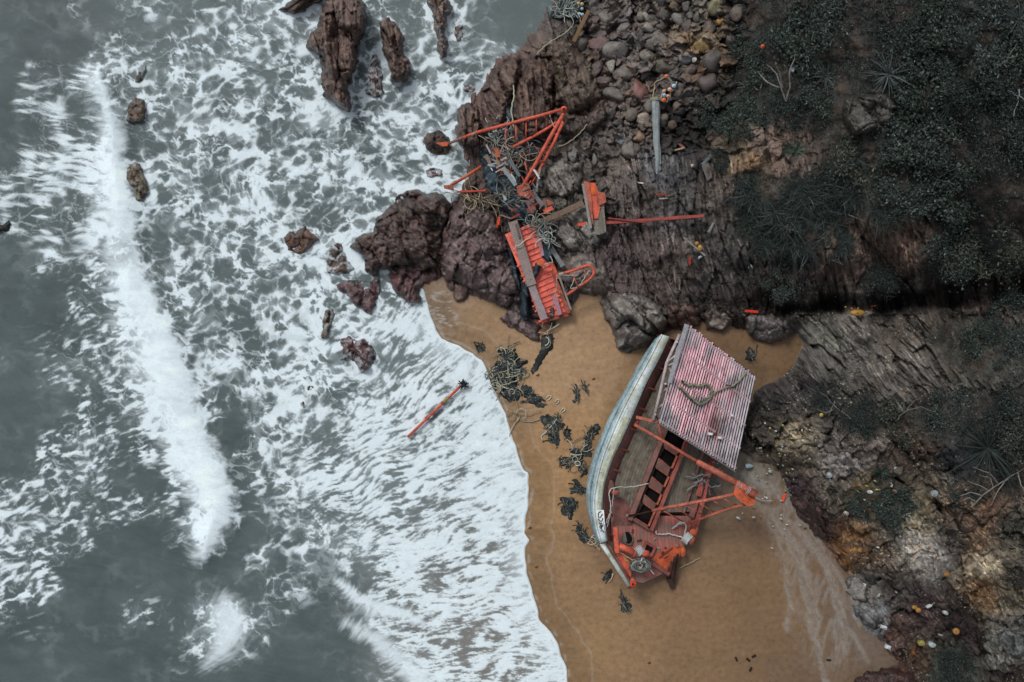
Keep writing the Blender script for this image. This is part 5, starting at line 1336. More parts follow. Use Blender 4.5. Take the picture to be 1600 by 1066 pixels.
    cl = MB(); wind(P(1151,756,4.6), P(1156,760,4.62), .19, 2, .018, cl, lin('8d8f95')); wind(P(1166,765,4.68), P(1170,768,4.7), .21, 2, .018, cl, lin('a5a7aa')); cl.build('lashing', M['rope'], boom, smooth=True)
    # ---------------- bow fittings
    rail = MB()
    q = [P(x, y, z) for x, y, z in ((940,849,3.0),(952,867,2.95),(966,889,2.9),(983,915,2.85))]
    rail.tube(q, .12, 6); ro_ = rail.build('bow_rail', M['rail'], root, smooth=True)
    ins = [P(x, y, z) for x, y, z in ((946,848,2.85),(957,865,2.75),(970,887,2.7),(986,910,2.6))]
    MB().tube([p + Vector((.08, .0, -.05)) for p in ins], .05, 6).build('bow_rail', M['bulwark'], root, smooth=True)
    md = MB(); md.add([P(961,861,2.55), P(974,865,2.5), P(988,884,2.35), P(984,906,2.45), P(979,905,2.5)], [(0, 1, 2, 3, 4)]); o = md.build('bow_plate', M['bright'], root); o.modifiers.new('t', 'SOLIDIFY').thickness = .05
    MB().quad(P(974,869,2.56), P(982,877,2.56), P(986,880,2.5), P(976,877,2.56), .03, lin('a5844a')).build('yellow_patch', M['plain'], root)
    MB().tube([P(983,917,2.2), P(990,905,2.7)], .13, 10).build('bow_post', M['orange'], root, smooth=True)
    MB().tube([P(989,913,2.72), P(989.5,912.5,2.95)], .17, 12, lin('ffd0c8')).build('bow_post_cap', M['bright'], root, smooth=True)
    MB().tube([P(989,913,2.96), P(989.05,912.9,2.98)], .06, 10, lin('503030')).build('bow_post_hole', M['red'], root)
    MB().beam(P(961,824,2.95), P(964,864,3.0), .22, .09, n=5, wob=.05).build('red_plank', M['bright'], root, bevel=.01)
    MB().tube([P(967,853,2.85), P(977,857,2.85), P(991,865,2.8)], .17, 14).build('windlass_drum', M['bright'], root, smooth=True)
    MB().tube([P(990,864.5,2.8), P(992.5,865.5,2.8)], .19, 14).build('windlass_drum', M['orange'], root, smooth=True)
    MB().tube([P(1002,863,2.75), P(1013,866,2.75)], .17, 14).build('mooring_bitt', M['bright'], root, smooth=True)
    mb = MB(); wind(P(995,856,2.7), P(1003,864,2.75), .2, 5, .04, mb, lin('a9adae')); mb.build('rope_turns', M['rope'], root, smooth=True)
    # oval hole with a pale rim
    cx, cy = 981, 841; V = []
    for k in range(20):
        a = k * math.pi / 10; V.append(Dk(cx + 8 * math.cos(a) + 1.5 * math.sin(a), cy + 10 * math.sin(a), .06))
    MB().add(V, [tuple(range(20))]).build('oval_hatch_shade', M['black'], root)  # flat sheet painted as the shade inside the hole
    MB().tube([v + Vector((0, 0, .03)) for v in V[-3:] + V[:9]], .045, 6, lin('a9a590')).build('oval_hatch_rim', M['whitetube'], root, smooth=True)
    MB().quad(Dk(972,838,.1), Dk(977,832,.1), Dk(980,846,.1), Dk(975,851,.1), .04, lin('6d6a68')).build('oval_hatch_lid', M['wood'], root)
    # small square hatch
    s4 = [(1010,850),(1021,856),(1016,867),(1007,860)]
    so = MB().quad(*[Dk(x, y, .14) for x, y in s4], 0).build('square_hatch_shade', M['black'], root)  # opening is a flat sheet in the painted shade colour
    fr = MB(); ce = (1013.5, 858.3)
    P4 = [Dk(ce[0] + (x - ce[0]) * 1.3, ce[1] + (y - ce[1]) * 1.3, .15) for x, y in s4]
    for a, b in zip(P4, P4[1:] + P4[:1]): fr.beam(a, b, .12, .16)
    fr.build('hatch_rim', M['red'], so, bevel=.01)
    MB().beam(Dk(1010,874,.25), Dk(1045,897,.25), .2, .2, n=5, wob=.06).build('bow_beam', M['bulwark'], root, bevel=.02)
    MB().beam(Dk(1024,884,.28), Dk(1042,896,.28), .12, .16).build('bow_beam', M['red'], root)
    # stem timbers at the lower right, dark brown upright planks
    for k, (x0, y0, x1, y1, w, hx) in enumerate(((1050,876,1046,900,.14,'6a4038'),(1055,870,1049,908,.13,'4c342d'),(1059,866,1053,914,.12,'3b2c27'),(1046,884,1043,902,.10,'7c4a40'))):
        MB().beam(P(x0, y0, 2.1 - .1 * k), P(x1, y1, 1.1 - .1 * k), w, .1, colr=lin(hx), n=5, wob=.12).build('stem_timber', M['wood'], root, bevel=.01)
    MB().beam(P(1045,904,1.0), P(1051,918,.8), .28, .2, colr=lin('3f332d'), n=3, wob=.15).build('stem_timber', M['wood'], root)
    for k in range(5): MB().beam(Dk(1042 + k * 9, 862 - k * 6, .08), Dk(1030 + k * 9, 872 - k * 7, .08), .05, .04, colr=lin('5a3a34')).build('deck_batten', M['wood'], root) if k < 2 else None
    # right bulwark fittings
    MB().beam(Dk(1100,742,.45), Dk(1091,775,.45), .30, .12, n=4, wob=.05).build('bulwark_board', M['red'], root, bevel=.01)
    MB().beam(Dk(1089,780,.4), Dk(1080,808,.4), .28, .12, n=4, wob=.05).build('bulwark_board', M['bulwark'], root, bevel=.01)
    MB().beam(Dk(1104,758,.5), Dk(1108,775,.4), .2, .14, n=2).build('bulwark_board', M['coaming'], root, bevel=.01)
    MB().tube([P(1076,842,1.6), P(1083,846,1.9)], .22, 14).build('mooring_bitt', M['orange'], root, smooth=True)
    mb = MB(); wind(P(1070,838,1.65), P(1078,845,1.8), .27, 6, .045, mb, lin('a4aaab')); mb.build('rope_turns', M['rope'], root, smooth=True)
    MB().ball(P(1083,832,1.7), .2, sz=.5).build('deck_cap', M['rustorange'], root, smooth=True)
    MB().ball(P(1067,862,1.5), .28, sx=.55, sy=1.1, sz=.5).build('deck_cap', M['rustorange'], root, smooth=True)
    MB().ball(P(962,770,2.9), .26, sx=.9, sy=.55, sz=.5).build('fairlead', M['red'], root, smooth=True)
    MB().ball(P(954,760,2.75), .25, sx=.8, sy=1.4, sz=.35).build('fairlead', M['bulwark'], root, smooth=True)
    # painted marks on the white bow end of the gunwale
    mk = MB()
    def ch(pts):
        q = []
        for x, y in pts:
            X_ = 910 + x / 11.84; Y_ = 770 + y / 11.84
            q.append(P(X_, Y_, 3.225))
        mk.tube(smooth_line(q, 10), 0.026, 4, lin('1a2430'))
    for s in ([(345,350),(300,372),(296,430),(318,470),(372,395)], [(300,480),(318,520),(360,522),(376,470)], [(306,552),(334,596),(312,640)], [(330,560),(362,570),(350,628),(316,645)],
              [(378,600),(352,650),(326,672)], [(352,650),(344,700),(330,720)], [(360,690),(398,736)], [(334,760),(360,800),(352,830)], [(310,672),(330,740)]): ch(s)
    mk.build('painted_marks', M['rope'], cap)
    wp = MB(); wp.add([P(928.5,797,3.205), P(943.5,797,3.205), P(945.5,822,3.215), P(949,845,3.215), P(939.5,846,3.215), P(932.5,824,3.215)], [(0, 1, 2, 3, 4, 5)], lin('dfe6e8')); wp.build('white_bow_patch', M['plain'], cap)
    # ---------------- ropes belonging to the boat
    rope([Dk(1013,755,.5), P(985,761,2.5), P(959,762,3.0), P(952,772,3.05), P(954,796,2.95), P(948,815,2.9), P(941,830,3.2)], .028, 'b9bab4', root)
    rope([P(960,763,3.0), P(957,785,2.9), P(952,812,2.9), P(947,826,2.9)], .028, 'a3a59e', root)
    rope([Dk(1026,829,.15), Dk(1025,833,.2), Dk(1030,835,.15), Dk(1048,835,.15), Dk(1062,839,.2), P(1070,842,1.7)], .045, 'b4b6b2', root)
    rope([P(1068,838,1.7), Dk(1072,822,.3), Dk(1063,816,.3), Dk(1056,822,.3), Dk(1050,826,.2), Dk(1060,820,.3), Dk(1070,816,.3)], .035, 'aab0b1', root)
    rope([P(1004,870,2.6), P(1012,884,2.5), P(1022,897,2.3)], .03, 'bdc2c2', root); rope([P(1004,872,2.6), P(1000,880,2.6)], .05, 'b4bcbd', root)
    rope([P(966,862,2.7), P(976,868,2.6), P(990,876,2.5)], .028, 'b0a88c', root)
    # coil of rope
    ck = MB(); rr = random.Random(9)
    for k in range(26):
        a0 = rr.uniform(0, 6.28); r0 = rr.uniform(4, 14); ox, oy = rr.uniform(-3, 5), rr.uniform(-2, 2); pts = []
        for j in range(14):
            a = a0 + j * 0.42; pts.append(P(999 + ox + r0 * math.cos(a) * 1.15, 884 + oy + r0 * math.sin(a) * .85, 2.35 + .012 * k + rr.uniform(-.02, .02)))
        ck.tube(pts, .032, 5, lin(rr.choice(['6f736f', '8b8f89', '565b59', '9a9a88'])))
    ck.build('rope_coil', M['rope'], root, smooth=True)
    mb = MB(); rr = random.Random(15)
    for k in range(9):
        p = Dk(1100 + rr.uniform(-6, 8), 748 + rr.uniform(-8, 10), .55); pts = [p]
        a = rr.uniform(0, 6.28)
        for j in range(9): a += rr.uniform(-.9, .9); p = p + Vector((math.cos(a) * .12, math.sin(a) * .12, rr.uniform(-.02, .02))); pts.append(p)
        mb.tube(pts, .04, 5, lin(rr.choice(['2f3a40', '3c4850', '7d8386'])))
    mb.build('net_bundle', M['net'], root, smooth=True)
    rr = random.Random(5); mb = MB()
    for k in range(16): x, y = 1095 + rr.uniform(-5, 5), 763 + rr.uniform(-10, 10); mb.ball(Dk(x, y, .3), rr.uniform(.04, .1), lin(rr.choice(['a5924a', '8a8a5a', 'b9b6a0'])), n=4)
    mb.build('weed_tuft', M['net'], root)
    # debris lodged in the cabin gap beside the roof
    mb = MB()
    for k in range(14):
        x = rr.uniform(1106, 1132); y = 718 + (x - 1106) * .7 + rr.uniform(-4, 6); mb.tube([P(x, y, 2.1), P(x + rr.uniform(-8, 8), y + rr.uniform(-4, 6), 2.2)], .03, 5, lin(rr.choice(['93908c', '7c2f2e', '4a4a4c'])))
    mb.build('broken_rail', M['wood'], root)
    rr = random.Random(31)
    for k in range(34):
        t = rr.random(); x, y = (962 + 100 * rr.random(), 812 + 60 * rr.random()) if k % 3 else (1086 + 14 * rr.random(), 742 + 60 * rr.random())
        if (.94 * x + .34 * y) - 1158 > 128 or (y > 850 and x < 975): continue
        a = rr.uniform(0, 3.1); l_ = rr.uniform(1.5, 5)
        MB().beam(Dk(x - l_ * math.cos(a), y - l_ * math.sin(a), .09), Dk(x + l_ * math.cos(a), y + l_ * math.sin(a), .12), rr.uniform(.03, .10), .04, colr=lin(rr.choice(['6d5c54', '8a7a70', '4a3630', '9a8c84', 'a8574a', '3c302c'])), n=3, wob=.25).build('loose_board', M['wood'], root)
    for k in range(9):
        x, y = 1060 + rr.uniform(-14, 14), 700 + rr.uniform(-20, 60); MB().beam(Dk(x, y, .05), Dk(x + rr.uniform(-3, 3), y + rr.uniform(3, 9), .07), .05, .03, colr=lin('8f897f')).build('loose_board', M['wood'], root)
    return root

def roof_things():
    r = empty('rope', P(1100, 610, 3.6), 'greenish old rope looped on the pink slatted roof', 'rope')
    rz = lambda x, y: 4.78 - 1.75 * ((0.94 * x + 0.34 * y) - 1185) / 135
    def Rr(pts, rad, hx): rope([P(x, y, rz(x, y) + .04) for x, y in pts], rad, hx, r, 'strand', .03)
    Rr([(1068,597),(1076,602),(1085,601),(1094,603),(1103,600),(1110,605),(1112,615),(1106,625),(1096,631),(1087,628),(1078,620),(1066,608),(1060,604)], .07, '7f8570')
    Rr([(1070,600),(1080,600),(1092,602),(1102,601),(1109,608)], .04, '5c6354')
    Rr([(1104,622),(1116,614),(1132,606),(1146,602),(1158,592),(1166,582)], .05, '888a78')
    Rr([(1064,606),(1074,618),(1086,627),(1096,629),(1108,622),(1112,612)], .06, '4d564c')
    Rr([(1066,596),(1070,599)], .06, '3c3430'); Rr([(1134,602),(1144,604)], .05, '3c3a38')
    for x, y, sx, lb in ((1110.5,678,6,'small white box on the slatted roof left of the rust stain'),(1125,684,5,'small white box on the slatted roof right of the rust stain'),(1144,649,4,'white scrap on the right part of the slatted roof')):
        z = rz(x, y) + .05
        o = MB().quad(P(x - sx * .6, y - 2, z + .12), P(x + sx * .6, y - 1, z + .12), P(x + sx * .5, y + 2.5, z + .12), P(x - sx * .6, y + 2, z + .12), .12, lin('c3ccd2')).build('white_box', M['plain'], None, bevel=.02)
        tag(o, lb, 'box')
# ------------------------------------------------------------------ the smaller broken wreck on the rocks
def small_wreck():
    root = empty('broken_wreck', P(845, 425, 0.6), 'broken narrow hull section with orange red ribs and grey planks lying between rocks and sand', 'shipwreck')
    ax = lambda s: (813 + 58 * s, 352 + 140 * s)      # centre line of the ribbed trough
    zt = lambda s: 1.75 - 0.45 * s
    ux, uy = 0.92, -0.38
    def Q(s, a, dz=0.0):
        x, y = ax(s); return P(x + 11 + a * ux, y + a * uy, zt(s) + dz)
    # trough: floor curved up at both sides
    rows = []
    for a, dz in ((-38, .02), (-28, -.08), (-15, -.13), (-4, -.14), (5, -.08), (11, .06)):
        rows.append([Q(k / 24, a, dz) for k in range(25)])
    loft('hull_planking', rows, M['salmon'], root, 2, thick=.06)
    loft('hull_bottom', [[Vector((p.x, p.y, p.z)) for p in rows[0]], [Vector((p.x + .2, p.y, 0.35)) for p in rows[0]]], M['bulwark'], root)
    loft('hull_bottom', [[Vector((p.x, p.y, p.z)) for p in rows[-1]], [Vector((p.x - .2, p.y, 0.35)) for p in rows[-1]]], M['bulwark'], root)
    rr = random.Random(2)
    for k in range(18):
        s = (k + .35) / 18; w = rr.uniform(.08, .12)
        aL = (-24 if s < .3 else -39) + rr.uniform(-3, 2)
        pts = [Q(s, a, dz + .05) for a, dz in ((aL, .03), (aL * .7, -.08), (-13, -.13), (-4, -.14), (4, -.09), (9.5, .03))]
        mb = MB()
        for a, b in zip(pts[:-1], pts[1:]): mb.beam(a, b + (b - a) * .03, w, .08)
        mb.build('rib', M['salmon'], root, bevel=.012)
    # long planks
    def pl(a, b, w, z0, z1, hx, nm='plank', mt=None, h=.07):
        return MB().beam(P(*a, z0), P(*b, z1), w * S, h, colr=lin(hx), n=8, wob=.05).build(nm, mt or M['wood'], root, bevel=.01)
    pl((801,346), (831,446), 14, 2.05, 1.9, '857a76'); pl((828,440), (851,499), 11, 1.85, 1.6, '94878b'); pl((806,350), (812,372), 3, 2.12, 2.12, '5f5652')
    pl((840,360), (848,400), 5, 1.9, 1.9, 'a08088'); pl((866,462), (875,492), 7, 1.65, 1.5, 'a07a86')
    MB().beam(P(862,410,1.95), P(872,436,1.85), .17, .17, n=3, wob=.05).build('side_beam', M['bright'], root, bevel=.02)
    MB().beam(P(867,436,1.8), P(889,489,1.55), .20, .18, n=6, wob=.08).build('side_beam', M['orange'], root, bevel=.02)
    pl((873,430), (892,484), 3, 1.95, 1.6, '8d8580'); pl((862,425), (880,470), 2.5, 1.9, 1.7, '7d4a40')
    MB().beam(P(838,505,1.15), P(893,491,1.2), .16, .2, colr=(.6, .55, .55), n=5, wob=.1).build('end_frame', M['orange'], root, bevel=.01)
    pl((835,502), (860,503), 5, 1.2, 1.2, '5a3a36')
    # broken forward end
    for q, z, mt in (([(806,292),(824,287),(832,302),(826,312),(812,306)], 2.0, 'orange'), ([(824,306),(832,304),(838,330),(830,336),(822,318)], 1.9, 'bulwark'), ([(842,316),(854,312),(866,318),(852,324)], 1.7, 'orange'), ([(848,328),(862,322),(865,328),(850,335)], 2.0, 'bright')):
        mb = MB(); mb.add([P(x, y, z) for x, y in q], [tuple(range(len(q)))]); o = mb.build('broken_board', M[mt], root); o.modifiers.new('t', 'SOLIDIFY').thickness = .12
    MB().ball(P(855,357,1.9), .13).build('red_float', M['bright'], root, smooth=True)
    mb = MB(); mb.add([P(836,406,2.1), P(850,408,2.1), P(853,418,2.1), P(840,414,2.1)], [(0, 1, 2, 3)]); mb.build('rusty_bracket', M['rustorange'], root)
    rope([P(842,356,2.2), P(826,372,2.25), P(806,386,2.2), P(802,392,1.9)], .03, 'b8b09c', root)
    rope([P(860,400,2.1), P(863,410,2.2), P(852,412,2.2), P(850,420,2.0)], .025, 'a7a69c', root)
    # small orange ladder end
    lz = 2.45
    ld = MB(); ld.tube(smooth_line([P(876,428.5,lz), P(898,422,lz), P(918,415,lz + .1), P(925,418,lz + .1), P(928,427,lz + .1), P(922,436,lz), P(903,449,lz - .1), P(886,461,lz - .2)], 40), .075, 8)
    lo = ld.build('ladder_rail', M['bright'], root, smooth=True)
    for a, b in (((894,424),(903,449)), ((911,418),(919,438))): MB().tube([P(*a, lz), P(*b, lz)], .04, 6).build('ladder_rung', M['orange'], lo, smooth=True)
    rope([P(880,430,lz + .05), P(896,432,lz), P(895,442,lz), P(891,452,lz - .1), P(905,446,lz), P(915,432,lz), P(922,422,lz)], .025, 'a9aaa0', root)
    MB().tube([P(873,430,lz), P(880,428,lz)], .11, 8, lin('8a8480')).build('clamp', M['wood'], root)
    return root

def fallen_mast():
    root = empty('fallen_mast', P(800, 240, 1.0), 'fallen orange A frame mast with rungs lying on the headland rocks', 'mast')
    T = lambda pts, r, nm, mt='bright', r1=None: MB().tube([P(*p) for p in pts], r, 9, None, r1).build(nm, M[mt], root, smooth=True)
    T([(740,208.5,2.0),(790,195,2.2),(840,182,2.5),(880,170.5,2.8)], .085, 'mast_leg')
    T([(724,215,1.85),(742,208,2.0)], .075, 'mast_leg'); T([(700,225,1.4),(724,215,1.85)], .07, 'mast_leg', 'coaming')
    mb = MB(); mb.add([P(682,223,1.3), P(697,222,1.45), P(702,224,1.5), P(700,228,1.45), P(692,229,1.35)], [tuple(range(5))]); o = mb.build('mast_tip', M['rustorange'], root); o.modifiers.new('t', 'SOLIDIFY').thickness = .1
    T([(884,172,2.8),(860,214,2.5),(836,258,2.2),(810,303,2.0)], .10, 'mast_leg')
    T([(880,190,2.7),(866,222,2.4),(850,252,2.1),(833,284,1.8)], .085, 'mast_leg')
    T([(802,230,1.9),(836,212,2.1),(852,203,2.2),(870,191,2.4)], .08, 'mast_leg')
    MB().ball(P(881,171,2.85), .17).build('mast_head', M['bright'], root, smooth=True)
    MB().tube([P(881,171,3.0), P(881,170.8,3.06)], .08, 10, lin('704040')).build('pulley_eye', M['red'], root)
    for a, b in (((790,200,2.1),(791,230,1.7)), ((806,196,2.2),(807,227,1.8)), ((822,191,2.3),(822,217,2.0)), ((838,187,2.4),(838,210,2.1)), ((854,181,2.5),(854,200,2.2)),
                 ((862,212,2.5),(872,208,2.5)), ((850,232,2.3),(862,228,2.3)), ((850,234,2.3),(858,244,2.2)), ((838,252,2.2),(850,252,2.2)), ((826,272,2.1),(838,272,2.0)), ((830,282,2.0),(826,288,2.0)), ((829,290,1.9),(836,278,1.9))): 
        T([a, b], .04, 'mast_rung', 'bright')
    T([(784,229,1.6),(804,231,1.7),(832,236,1.7)], .05, 'cross_bar', 'orange'); T([(786,244,1.6),(812,241,1.7),(836,238,1.7)], .05, 'cross_bar', 'orange'); T([(776,240,1.5),(800,232,1.6)], .05, 'cross_bar', 'orange')
    T([(828,262,1.9),(834,286,1.7)], .04, 'cross_bar', 'red'); T([(820,252,1.9),(826,280,1.7)], .05, 'cross_bar', 'red')
    rope([P(883,178,2.7), P(884,190,2.4), P(882,196,2.2)], .03, '9b8578', root); rope([P(744,207,2.1), P(740,210,2.2), P(738,212,2.0)], .05, '8c8a80', root)

def tangle(name, lb, cx, cy, rx, ry, n, seed, zc, cols=('8c8c7c', 'a5a08c', '6c7068', '4d5658', 'b4b09c', '3d4a50'), rad=.024, span=.8, hgt=.3, cat='rope', nparts=4):
    root = empty(name, G(cx, cy, 0), lb, cat); rr = random.Random(seed)
    for k in range(nparts):
        mb = MB()
        for i in range(n // nparts):
            a = rr.uniform(0, 6.28); q = math.sqrt(rr.random()) * .9
            x, y = cx + rx * q * math.cos(a), cy + ry * q * math.sin(a); h = rr.uniform(0, 6.28); kap = rr.choice((-1, 1)) * rr.choice((rr.uniform(.0, .12), rr.uniform(.05, .3), rr.uniform(.3, .55))); pts = []
            z0 = zc + rr.uniform(0.03, hgt) * (1 - .6 * q)
            for j in range(rr.randint(7, 15)):
                pts.append(G(x, y, z0 + rr.uniform(-.02, .02))); h += kap + rr.uniform(-.2, .2); x += 2.6 * span * math.cos(h); y += 2.6 * span * math.sin(h)
            mb.tube(pts, rad * rr.uniform(.7, 1.2), 5, lin(rr.choice(cols)))
        mb.build('rope_strand', M['rope'], root, smooth=True)
    return root

NB = ('3a4852', '262f36', '627179'); NG = ('373c3c', '252829', '565c5a')
def net_things():
    def heap(lb, out, h, c=NB, seed=1, zb=None, warp=6, nm='fishing_net', grp=None, cat='net'):
        return mound(nm, out, h, c, seed, M['net'], lb, cat, grp, zb=zb, step=1.4, ang=None, st_amp=.12, rough=.16, warp=warp, sink=.05, edge=.8, cracks=0, contrast=1.3, facet=0)
    heap('big dark blue netting heap draped between the orange mast and the ribbed wreck', [(750,236),(768,238),(790,258),(812,272),(826,290),(822,306),(838,330),(856,345),(852,362),(838,354),(808,348),(794,342),(774,316),(758,286),(749,258)], 1.3, NB, 2001)
    heap('strip of blue grey netting lying in the rock cleft above the mast', [(798,84),(806,92),(802,120),(796,150),(800,175),(795,205),(792,240),(776,240),(782,200),(788,170),(784,148),(790,118)], .5, ('4b5a61','323c42','6d7d84'), 2011)
    heap('dark net hanging over the right side of the ribbed wreck', [(846,362),(858,360),(866,376),(864,404),(856,412),(846,402),(850,384)], .5, NB, 2021, zb=1.5, warp=3)
    heap('dark net rope twisted across the middle of the ribbed wreck', [(838,412),(845,416),(836,436),(826,452),(823,470),(826,492),(818,494),(814,470),(816,450),(828,432)], .45, NB, 2031, zb=1.55, warp=3)
    heap('thin dark net strip along the left edge of the ribbed wreck', [(795,390),(801,392),(806,414),(812,440),(814,456),(808,452),(802,430)], .4, NB, 2041, zb=1.2, warp=2)
    heap('dark green net lump at the top edge above the brown pole', [(868,4),(884,-8),(914,-4),(918,18),(908,32),(884,34),(866,26)], .5, ('2f3a3c','20282a','59676a'), 2051)
    heap('dark netting scrap where the swash meets the rocks', [(845,522),(862,520),(867,534),(858,556),(846,572),(832,586),(827,580),(838,560),(842,540)], .22, NG, 2061, nm='fishing_net')
    tr = [('small dark weed clump near the foam edge, alone above the rope tangle', [(744,532),(752,534),(757,546),(746,549),(741,545)]),
          ('dark weed trail right of the rope tangle', [(820,606),(836,612),(850,624),(862,628),(846,634),(826,628),(812,630),(818,618)]),
          ('streaked dark weed patch with a pale string on it', [(853,646),(862,650),(868,662),(880,660),(874,678),(870,700),(858,692),(850,672)]),
          ('small oval dark weed patch right of the streaked one', [(881,672),(888,670),(893,682),(888,688),(882,683)]),
          ('hooked dark weed clump close to the pale hull', [(913,676),(920,666),(932,668),(936,676),(925,679),(924,694),(922,708),(912,710),(910,696)]),
          ('ragged dark weed clump left of the hull side', [(893,700),(903,698),(912,712),(908,726),(896,724),(888,736),(884,726),(896,714)]),
          ('dark weed lump touching the widest part of the hull', [(891,752),(904,751),(914,764),(916,774),(902,770),(895,768)]),
          ('dark weed and string clump left of the bow end of the hull', [(877,780),(890,784),(904,788),(896,796),(890,806),(882,802),(876,794)]),
          ('dark weed below the hull end with pale rag', [(898,812),(906,820),(914,832),(924,842),(918,846),(904,836),(899,826)]),
          ('narrow dark weed strand on open sand', [(896,600),(902,606),(908,622),(904,628),(898,614)]),
          ('dark leaf shaped weed on open sand', [(910,600),(916,604),(918,614),(913,610)]),
          ('dark forked weed clump below the bow tip', [(968,922),(973,926),(976,940),(984,943),(987,956),(978,958),(970,948)]),
          ('dark weed bit under the left bow rail', [(944,892),(950,890),(953,902),(949,908),(944,902)]),
          ('dark weed patch in the wet sand strip right of the roof', [(1167,542),(1171,541),(1173,556),(1178,552),(1184,544),(1180,560),(1174,568),(1168,562)]),
          ('loose dark weed above the hooked clump', [(868,640),(873,650),(878,668),(872,664)]),
          ('faint dark weed streak left of the hull middle', [(872,716),(884,712),(893,716),(884,724),(876,730)]),
          ('small dark weed lump by the pale hull below the hooked one', [(904,728),(914,724),(918,738),(908,744)])]
    for i, (lb, o) in enumerate(tr):
        cx = sum(p[0] for p in o) / len(o); cy = sum(p[1] for p in o) / len(o)
        r = empty('seaweed_clump', G(cx, cy, 0), lb, 'seaweed', 'dark weed and net scraps on the sand')
        o2 = [(cx + (x - cx) * 1.2, cy + (y - cy) * 1.2) for x, y in o]
        mound('weed_mat', o2, .07, ('3a4142', '2c3031', '5c6060'), 2100 + i * 13, M['net'], parent=r, step=1.1, warp=9, sink=.035, edge=.9, cracks=0, facet=0, st_amp=.04, rough=.06)
        q = random.Random(i); mb = MB()
        xs_ = [p[0] for p in o]; ys_ = [p[1] for p in o]; dv = max(((a[0] - b[0], a[1] - b[1]) for a in o for b in o), key=lambda t: t[0] ** 2 + t[1] ** 2); h0 = math.atan2(dv[1], dv[0])
        for k in range(int(16 + 0.07 * (max(xs_) - min(xs_)) * (max(ys_) - min(ys_)))):
            t = q.choice(o); u = q.random(); x, y = cx + (t[0] - cx) * u * .8, cy + (t[1] - cy) * u * .8; h = h0 + q.gauss(0, .28); kp = q.gauss(0, .13) + q.choice((0, math.pi)); x -= 5 * math.cos(h); y -= 5 * math.sin(h); pts = []
            for j in range(q.randint(4, 9)):
                pts.append(G(x, y, .06 + q.uniform(0, .03))); h += kp + q.uniform(-.08, .08); x += 1.9 * math.cos(h); y += 1.9 * math.sin(h)
            mb.tube(pts, q.uniform(.010, .026), 4, lin(q.choice(['262b2c', '32393a', '434a49', '5d625c', '7d7c6e', '2b2f30'])))
        mb.build('weed_strands', M['rope'], r)
    heap('dark netting base of the big rope tangle beside the foam edge', [(776,536),(784,546),(796,540),(806,548),(812,560),(822,562),(816,580),(806,586),(812,604),(816,620),(800,630),(786,620),(772,604),(762,590),(768,574),(782,566),(778,550)], .3, NG, 2301)
    tangle('rope_tangle', 'big tangle of pale curled ropes on the sand beside the foam edge', 790, 592, 27, 34, 120, 41, .12)
    tangle('rope_tangle', 'narrow tail of tangled rope above the big tangle', 793, 555, 11, 16, 24, 42, .08, nparts=2)
    tangle('rope_tangle', 'pale cord knot below the big rope tangle', 806, 646, 7, 12, 8, 43, .05, ('b0aa98', '8c8a7c'), span=1.2, nparts=1)
    tangle('rope_tangle', 'snarl of pale ropes and sticks under the rungs of the fallen mast', 800, 238, 34, 20, 90, 44, .75, ('8a877a', '6b675f', '4d565a', 'a5a092', '7a4d45', '7c8688', '39444a'), span=1.2, hgt=.5)
    tangle('rope_tangle', 'white rope snarl on the upper end of the ribbed wreck', 842, 350, 16, 9, 40, 45, 1.45, ('9ca096', '6d736e', '4d5a5c', '8a8370', '333e42'), span=1.0, hgt=.25)
    tangle('rope_tangle', 'white rope snarl on the net at the right side of the ribbed wreck', 856, 372, 9, 9, 26, 46, 1.5, ('b4b8ae', '8d938d', '5d6a6c'), hgt=.25, nparts=2)
    tangle('rope_tangle', 'brown rope bundle across the rock left of the netting heap', 748, 312, 18, 6, 26, 47, .35, ('8a8068', '6c6456', 'a59c84'), span=1.5, nparts=2)
    tangle('rope_tangle', 'pale twine snarl on the strip of netting in the cleft', 778, 214, 14, 20, 44, 48, .7, ('9aa5a4', 'b8bab0', '6d7a7e'), hgt=.3, nparts=2)
    tangle('rope_tangle', 'loose sticks and cord over the dark blue netting heap', 792, 300, 26, 26, 40, 49, 1.15, ('5c6668', '8a877c', '3f4a50', '6b5a4c'), span=1.3, hgt=.35, rad=.02)
    tangle('rope_tangle', 'grey cord on the net lump at the top edge', 884, 14, 18, 12, 34, 50, .4, ('8a9492', '6d7776', 'a0a49a'), nparts=2)
    tangle('rope_tangle', 'string scraps on the weed near the hull', 900, 712, 18, 24, 16, 51, .06, ('b4b2a4', '4d5658', '9a9890'), nparts=1, rad=.022)
    tangle('rope_tangle', 'cord scrap below the left end of the hull', 925, 842, 12, 5, 8, 52, .05, ('b4ae9c', '8c8676'), nparts=1)
    tangle('rope_tangle', 'cord hanging from the lower end of the ribbed wreck', 855, 520, 4, 12, 8, 53, .15, ('c4c0b0', 'b04a3a', '9a958a'), nparts=1)
    def single(pts, r, hx, lb, dz=.06):
        o = rope([G(x, y, dz) for x, y in pts], r, hx, None, 'rope', .02); tag(o, lb, 'rope')
    single([(858,176),(862,190),(868,202)], .03, 'a09c8c', 'short pale rope hanging from the mast head', 1.0)
    single([(915,182),(918,192),(908,206),(890,222),(872,229),(862,228)], .03, '968f78', 'thin tan rope curving over rocks right of the fallen mast', .75)
    single([(838,86),(852,72),(866,62),(880,54),(894,42)], .035, '9a9a84', 'thin pale rope stretched from the net cleft to the brown pole', .6)
    single([(801,128),(803,150),(799,172),(803,200)], .04, 'a3a590', 'pale rope running down the cleft beside the ribbed rock', .9)
    single([(848,688),(846,682),(856,672),(866,660),(870,655)], .025, 'b7c4c6', 'thin pale blue string on the streaked weed patch')
    single([(958,896),(955,905),(951,910)], .025, 'bdb49c', 'short curved pale cord below the bow rail')
